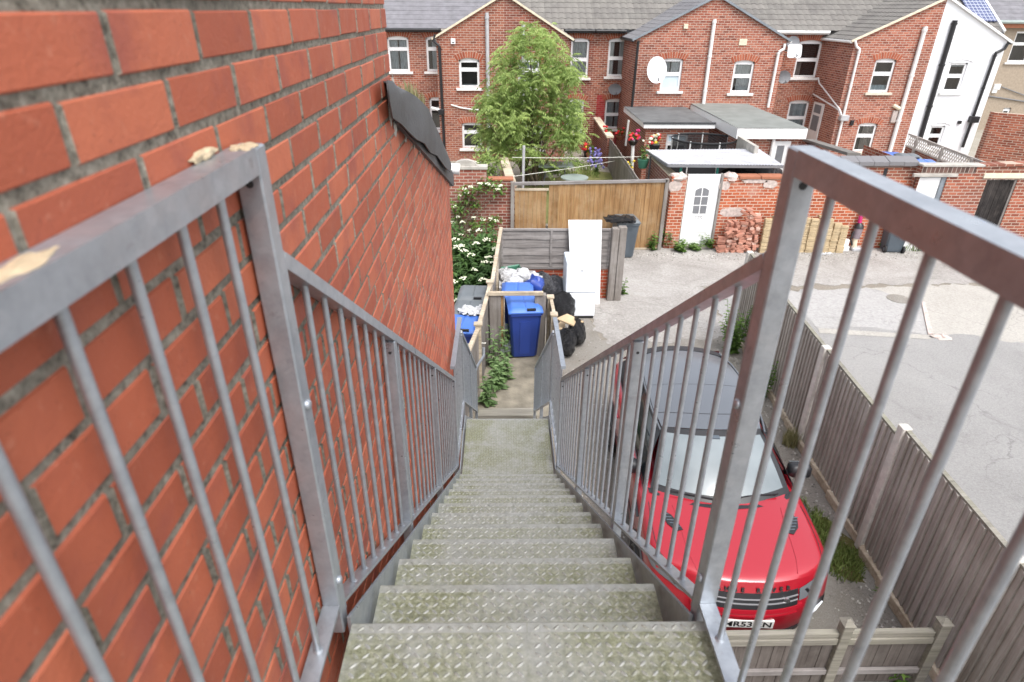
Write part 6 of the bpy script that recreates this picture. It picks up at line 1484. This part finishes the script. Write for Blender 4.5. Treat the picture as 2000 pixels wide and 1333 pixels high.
# ---------------------------------------------------------------- satellite dishes
def dish(label, u, v, y, rx, rz, mat, square=False, wall=None, tilt=.25, yaw=0):
    p = PY(u, v, y); t = thing('satellite_dish', label, 'satellite dish', p, 'satellite dishes'); mb = MB(); n_ = 24
    def fn(a, r):
        if square: 
            q = (abs(math.cos(a))**8+abs(math.sin(a))**8)**(-1/8); x, z = rx*r*q*math.cos(a), rz*r*q*math.sin(a)
        else: x, z = rx*r*math.cos(a), rz*r*math.sin(a)
        return p + Vector((x + yaw*0, -.0+ .10*(1-r*r)*rx*2 - tilt*z*-1*.0 + tilt*z + yaw*x, z))
    mb.grid(lambda uu, vv: fn(2*math.pi*uu, vv), n_, 5); o = mb.build('reflector', mat, t, smooth=True); sdm = o.modifiers.new('t','SOLIDIFY'); sdm.thickness = .015
    mb = MB(); mb.tube([p+Vector((0,.02,-rz*.95)), p+Vector((.02,-rx*1.0,-rz*.75))], .016, 6); m_ = p+Vector((.02,-rx*1.0,-rz*.70)); mb.tube([m_, m_+Vector((0,.08,.06))], .03, 8); mb.build('arm', 'dish_grey', t)
    mb = MB(); yw = wall or OF; mb.tube([p+Vector((0,.12,0)), Vector((p.x, yw, p.z-.05))], .025, 6); mb.build('bracket', 'dish_grey', t)
    return t
dish('large round white satellite dish left of the frosted upper window', 1283, 137, 25.5, .38, .47, 'dish_white')
dish('grey oval satellite dish above the red painted window', 1201, 175, 28.0, .28, .22, 'dish_grey', wall=MF)
dish('small grey satellite dish low on the wall beside a thin white pipe', 1531, 151, 27.6, .29, .25, 'dish_grey', wall=MF)
dish('grey round satellite dish at the eaves behind the square white one', 1549, 84, 27.9, .27, .25, 'dish_grey', wall=MF)
dish('square white satellite dish near the eaves', 1552, 100, 27.2, .29, .25, 'dish_white', True, wall=MF)
# ---------------------------------------------------------------- beige house at the far right
YB = 34.0
bh = thing('rendered_house', 'beige roughcast house with slate roof beyond the white house', 'house', (28, YB, GZ))
q0 = PY(1890,200,YB).x; q1 = q0+14; zt = PY(1985,46,YB).z
w_ = W(1987,2025,62,122,y=YB,rise=0,split=.4,sill='white_sill'); w2 = W(1961,1976,211,224,y=YB,rise=0,split=.3,sill=None,fw=.05)
mb = MB(); wall_with(mb, YB, q0, q1, GZ, zt, [w_, w2]); mb.build('wall', 'rendered_beige', bh); add_window(bh, w_); add_window(bh, w2)
mb = MB(); tile_roof(mb, (q0-.3, YB-.35, zt+.1), (1,0,0), (0,.82,.57), 16, 8, .3, 0, .3, 5, .009); mb.build('roof', 'slate', bh)
mb = MB(); mb.tube([(q0-.3,YB-.4,zt+.06),(q1,YB-.4,zt+.06)], .08, 8); mb.build('gutter', 'table_green', bh); mb = MB(); mb.box(q0-.3,q1,YB-.3,YB-.26,zt-.2,zt+.02); mb.build('fascia', 'terracotta', bh)
boxon(bh, 1946, 170, .35, .28, 'white_pipe', 'alarm_box', y=YB); boxon(bh, 1941, 178, .25, .2, 'white_pipe', 'alarm_box', y=YB)
mb = MB(); mb.tube([PY(1930,188,YB-.05), PY(2010,200,YB-.05)], .03, 6); mb.tube([PY(1956,170,YB-.05), PY(2010,190,YB-.05)], .025, 6); mb.build('cable', 'dish_grey', bh)
# ================================================================ TREES AND SHRUBS
def frond(mb, p, d, L, n_, ll, lw, rr, droop):
    d = Vector(d).normalized(); q = Vector(p); side = d.cross(Vector((0,0,1)))
    if side.length < .05: side = Vector((1,0,0))
    side.normalize()
    for i in range(n_):
        t = (i+1)/n_; q = Vector(p) + d*L*t + Vector((0,0,-droop*L*t*t))
        dd = (d + Vector((0,0,-2*droop*t))).normalized()
        for s in (-1, 1):
            v = (dd*.55 + side*s*.9 + Vector((0,0,-.35))).normalized(); leaf(mb, q, v, ll*(1.1-.35*t)*rr.uniform(.8,1.15), lw, rr, .25)
    leaf(mb, q, dd, ll, lw, rr, .2)
tb = PG(1060,335,GZ); tx, ty = PY(1030,330,22.0).x, 22.0
tree = thing('ash_tree', 'bushy bright green tree growing in the garden behind the board fence', 'tree', (tx, ty, GZ))
rr = random.Random(12)
TT = MB(); tips = []
top = PY(1030,55,ty).z
for i, (u, v, r) in enumerate(((1032,60,.045),(1000,120,.04),(1075,95,.04),(1105,120,.035),(970,170,.035),(1120,190,.03),(950,240,.03),(1030,150,.035),(1115,250,.025),(985,270,.025),(1060,230,.03),(1085,160,.03),(1010,200,.03))):
    e = PY(u, v, ty+rr.uniform(-.9,.9)); b = Vector((tx+rr.uniform(-.25,.55), ty+rr.uniform(-.2,.2), GZ))
    pts = [b]
    for k in range(1, 6):
        t = k/5; q = b.lerp(e, t); q += Vector((rr.uniform(-.08,.08), rr.uniform(-.08,.08), .25*math.sin(math.pi*t)*(1 if k < 5 else 0))); pts.append(q)
    TT.tube(pts, [r*1.3, r*1.1, r*.9, r*.7, r*.45, r*.2], 7); tips.append(pts)
TT.build('trunk', 'bark', tree, smooth=True)
mb = MB()
outl = [(1028,44,1040),(1012,68,1058),(990,84,1100),(970,104,1110),(958,150,1120),(945,190,1132),(938,235,1134),(940,285,1120),(962,308,1100)]
def inside(u, v):
    for (a, b, c), (d, e, f) in zip(outl, outl[1:]):
        if b <= v <= e: k = (v-b)/(e-b); return a+(d-a)*k <= u <= c+(f-c)*k
    return False
cl = []
while len(cl) < 270:                           # leaf clumps fill an irregular volume round the limbs
    u, v = rr.uniform(925,1150), rr.uniform(46,306)
    if not inside(u, v): continue
    p = PY(u, v, ty); hw = 1.55*(1-abs((p.z-3.2)/3.2)**2*.55); dy = rr.uniform(-1,1)*hw*math.sqrt(max(.05, 1-((p.x-1.15)/2.0)**2))
    cl.append((Vector((p.x, ty+dy, p.z)), rr.uniform(.12,.32), rr.random()))
for c, r, tone in cl:
    if rr.random() < .16: continue
    for k in range(int(6+10*r/.3)):
        a = rr.uniform(0,6.28); b = rr.uniform(-.4,1.0); d = Vector((math.cos(a), math.sin(a), b)); p = c + Vector((rr.gauss(0,1), rr.gauss(0,1), rr.gauss(0,.8)))*r*.6
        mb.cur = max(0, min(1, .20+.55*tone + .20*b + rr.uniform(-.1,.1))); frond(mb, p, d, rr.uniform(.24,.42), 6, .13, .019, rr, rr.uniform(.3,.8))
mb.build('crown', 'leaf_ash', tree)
def shrub(label, clumps, base, mat, ll, lw, per, seed, name='shrub', cat='shrub', group=None, flowers_=None, stem=True):
    t = thing(name, label, cat, base, group); rr = random.Random(seed); mb = MB(); sm = MB()
    for (c, r, tone) in clumps:
        c = Vector(c)
        if stem: sm.tube([Vector(base)+Vector((rr.uniform(-.1,.1),rr.uniform(-.1,.1),0)), Vector(base).lerp(c,.5)+Vector((0,0,.15)), c], [.02,.014,.006], 5)
        for k in range(per):
            a = rr.uniform(0,6.28); b = rr.uniform(-.5,.9); d = Vector((math.cos(a),math.sin(a),b)); p = c + Vector((rr.gauss(0,1),rr.gauss(0,1),rr.gauss(0,1)))*r*.5
            mb.cur = max(0, min(1, .25+.4*tone+.2*b)); leaf(mb, p, d, ll*rr.uniform(.7,1.2), lw*rr.uniform(.8,1.2), rr, .35)
    if stem: sm.build('stems', 'bark', t)
    mb.build('foliage', mat, t)
    if flowers_:
        fm = MB()
        for (p, r) in flowers_:
            p = Vector(p)
            for k in range(14):
                a = rr.uniform(0,6.28); q = r*math.sqrt(rr.random()); s = .010+.009*rr.random(); c = p+Vector((q*math.cos(a), q*math.sin(a)*.8, .05*math.cos(q/r*1.3)+rr.uniform(-.02,.02)))
                n_ = len(fm.v); fm.v += [(c.x-s,c.y-s*.6,c.z-s*.5),(c.x+s,c.y-s*.6,c.z-s*.5),(c.x+s,c.y+s*.6,c.z+s*.5),(c.x-s,c.y+s*.6,c.z+s*.5)]; fm.f.append((n_,n_+1,n_+2,n_+3)); fm.r.append(rr.random())
        fm.build('flower_head', 'flower_white', t)
    return t
rr = random.Random(31)
cl = []
while len(cl) < 120:
    u, v = rr.uniform(858,978), rr.uniform(455,612)
    if v < 480+ (u-885)*.12 and rr.random() < .6: continue
    y = 14.9 - (v-455)/157*2.6 + rr.uniform(-.5,.5); p = PY(u, v, y)
    if p.z < .15: continue
    cl.append((p, rr.uniform(.18,.32), rr.random()))
fl = []
for u, v in ((892,485),(907,492),(950,470),(968,488),(920,500),(955,505),(947,514),(905,545),(885,553),(943,548),(893,590),(900,482),(930,478),(890,470),(937,452),(925,530),(965,515)):
    y = 14.1 - (v-455)/157*2.7; p = PY(u, v, y-.35); fl.append((p, .085))
shrub('dark elder bush with flat white flower heads behind the grey bins', cl, (-.7, 14.2, 0), 'leaf_dark', .17, .038, 46, 4, 'elder_bush', 'bush', None, fl)
cl = []; fl = []
for u, v, r in ((885,465,.25),(890,440,.2),(895,415,.2),(905,400,.18),(915,385,.18),(925,372,.16),(940,365,.16),(955,362,.15),(970,366,.15),(978,372,.14),(900,432,.16),(925,440,.15),(945,435,.14),(960,435,.14),(967,430,.12),(890,400,.15),(905,375,.12),(888,480,.25),(915,460,.2),(930,400,.10)):
    p = PY(u, v, AY-.2+rr.uniform(-.1,.05)); cl.append((p, r, rr.uniform(.4,1)))
for u, v in ((889,405),(897,385),(908,371),(920,367),(938,361),(952,361),(965,364),(977,365),(893,425),(884,436),(903,436),(925,427),(943,430),(958,429),(968,433),(900,460),(918,452),(972,372),(912,378)): fl.append((PY(u, v, AY-.35), .07))
shrub('white flowered climbing shrub spreading up the old brick garden wall', cl, (-1.3, AY-.3, 0), 'leaf_weed', .14, .036, 34, 6, 'climbing_shrub', 'shrub', None, fl)
cl = [(PY(u,v,19.0), r, t) for u, v, r, t in ((938,300,.3,.9),(950,312,.3,.8),(962,322,.25,.5),(945,325,.25,.4),(968,335,.25,.3),(955,338,.2,.3),(972,310,.25,.6))]
shrub('bright green shrub between the garden wall and the dividing wall', cl, (PY(958,345,19).x, 19.0, GZ), 'leaf_ash', .13, .03, 60, 7)
cl = [(PY(u,v,17.3), r, t) for u, v, r, t in ((905,324,.10,1),(918,322,.12,1),(930,323,.10,1),(912,330,.1,.8))]
shrub('pale flowering plant growing over the coping of the brick garden wall', cl, (PY(915,330,17.3).x, 17.3, zh-.6), 'leaf_weed', .10, .025, 22, 8, 'flowering_plant', 'plant', None, [(PY(920,321,17.2),.12),(PY(928,319,17.2),.1)])
cl = [(PY(u,v,18.0), r, t) for u, v, r, t in ((935,330,.15,.6),(938,345,.15,.5),(942,352,.12,.5))]
shrub('small white dotted plant behind the garden wall beside the shrub', cl, (PY(940,355,18).x, 18.0, GZ), 'leaf_weed', .10, .025, 30, 9, 'flowering_plant', 'plant', None, [(PY(936,328,17.9),.1),(PY(940,342,17.9),.1)])
for i, (u, v, h, s, lab) in enumerate(((1085,338,.3,9,'low green plant under the long garden table'),(1035,345,.45,8,'leafy plant at the foot of the tree'),(1130,322,.3,8,'grassy plant right of the long garden table'),(1052,338,.35,9,'low plants beside the washing line post'))):
    weed('garden_plant', (u, v), GZ, h, 10, .15, .04, lab, 'plant', stems=s, spread=.4, seed=120+i, group='plants in the lawn behind the fence')
mb = MB()
for i, (u, v, r, n_) in enumerate(((1060,335,.5,220),(1100,340,.5,220),(1085,330,.5,200),(1140,330,.5,160),(1045,345,.4,200),(1150,345,.4,120))):
    c = PG(u, v, GZ); blades(mb, c.x, c.y, GZ, r, n_, .22, 70+i, .6, .012)
g = mb.build('lawn_grass', 'grass'); tag(g, 'uneven green grass on the lawn behind the board fence', 'grass', kind='stuff')
# little plants growing on the verge of the near building
mb = MB(); rr = random.Random(3)
for i, (u, v) in enumerate(((789,170),(797,174),(806,178),(815,183),(822,190),(803,175))):
    p = PX(u, v+6, WX-.05); blades(mb, p.x, p.y, p.z-.02, .03, 16, .07, i, .5, .003)
tag(mb.build('verge_plant', 'grass_dry', origin=PX(800,178,WX-.05)), 'dry little plants growing along the torn roof verge of the near brick building', 'plant')
# ================================================================ LIGHT, SKY, CAMERA
w = bpy.data.worlds.new('World'); scene.world = w; w.use_nodes = True
nt = w.node_tree; bg = nt.nodes['Background']; sky = nt.nodes.new('ShaderNodeTexSky'); sky.sky_type = 'NISHITA'; sky.sun_disc = False
SE, SR = 60, 152
sky.sun_elevation = R_(SE); sky.sun_rotation = R_(SR); sky.dust_density = 3.5; sky.air_density = 1.0; sky.ozone_density = 1.0
hs = nt.nodes.new('ShaderNodeHueSaturation'); hs.inputs['Saturation'].default_value = .34
nt.links.new(sky.outputs[0], hs.inputs['Color']); nt.links.new(hs.outputs[0], bg.inputs[0]); bg.inputs[1].default_value = .15
sl = bpy.data.lights.new('sun', 'SUN'); sl.energy = .7; sl.angle = R_(25); sl.color = (1,.98,.96)
so = bpy.data.objects.new('sun', sl); COL.objects.link(so)
d = Vector((math.sin(R_(SR))*math.cos(R_(SE)), math.cos(R_(SR))*math.cos(R_(SE)), math.sin(R_(SE))))   # towards the sun
so.rotation_euler = d.to_track_quat('Z', 'Y').to_euler(); so.location = (0,0,30)
cam = bpy.data.cameras.new('camera'); cam.sensor_width = 36; cam.lens = F_/2000*36; cam.clip_start = .05; cam.clip_end = 1000
co = bpy.data.objects.new('camera', cam); COL.objects.link(co)
co.matrix_world = Matrix.Translation((0,0,H)) @ RM.to_4x4()
cam.dof.use_dof = True; cam.dof.focus_distance = 5.0; cam.dof.aperture_fstop = 4.0; cam.dof.aperture_blades = 7
scene.camera = co
scene.view_settings.view_transform = 'Standard'; scene.view_settings.look = 'None'; scene.view_settings.exposure = 1.3; scene.view_settings.gamma = 1
scene.cycles.max_bounces = 6; scene.cycles.transparent_max_bounces = 8
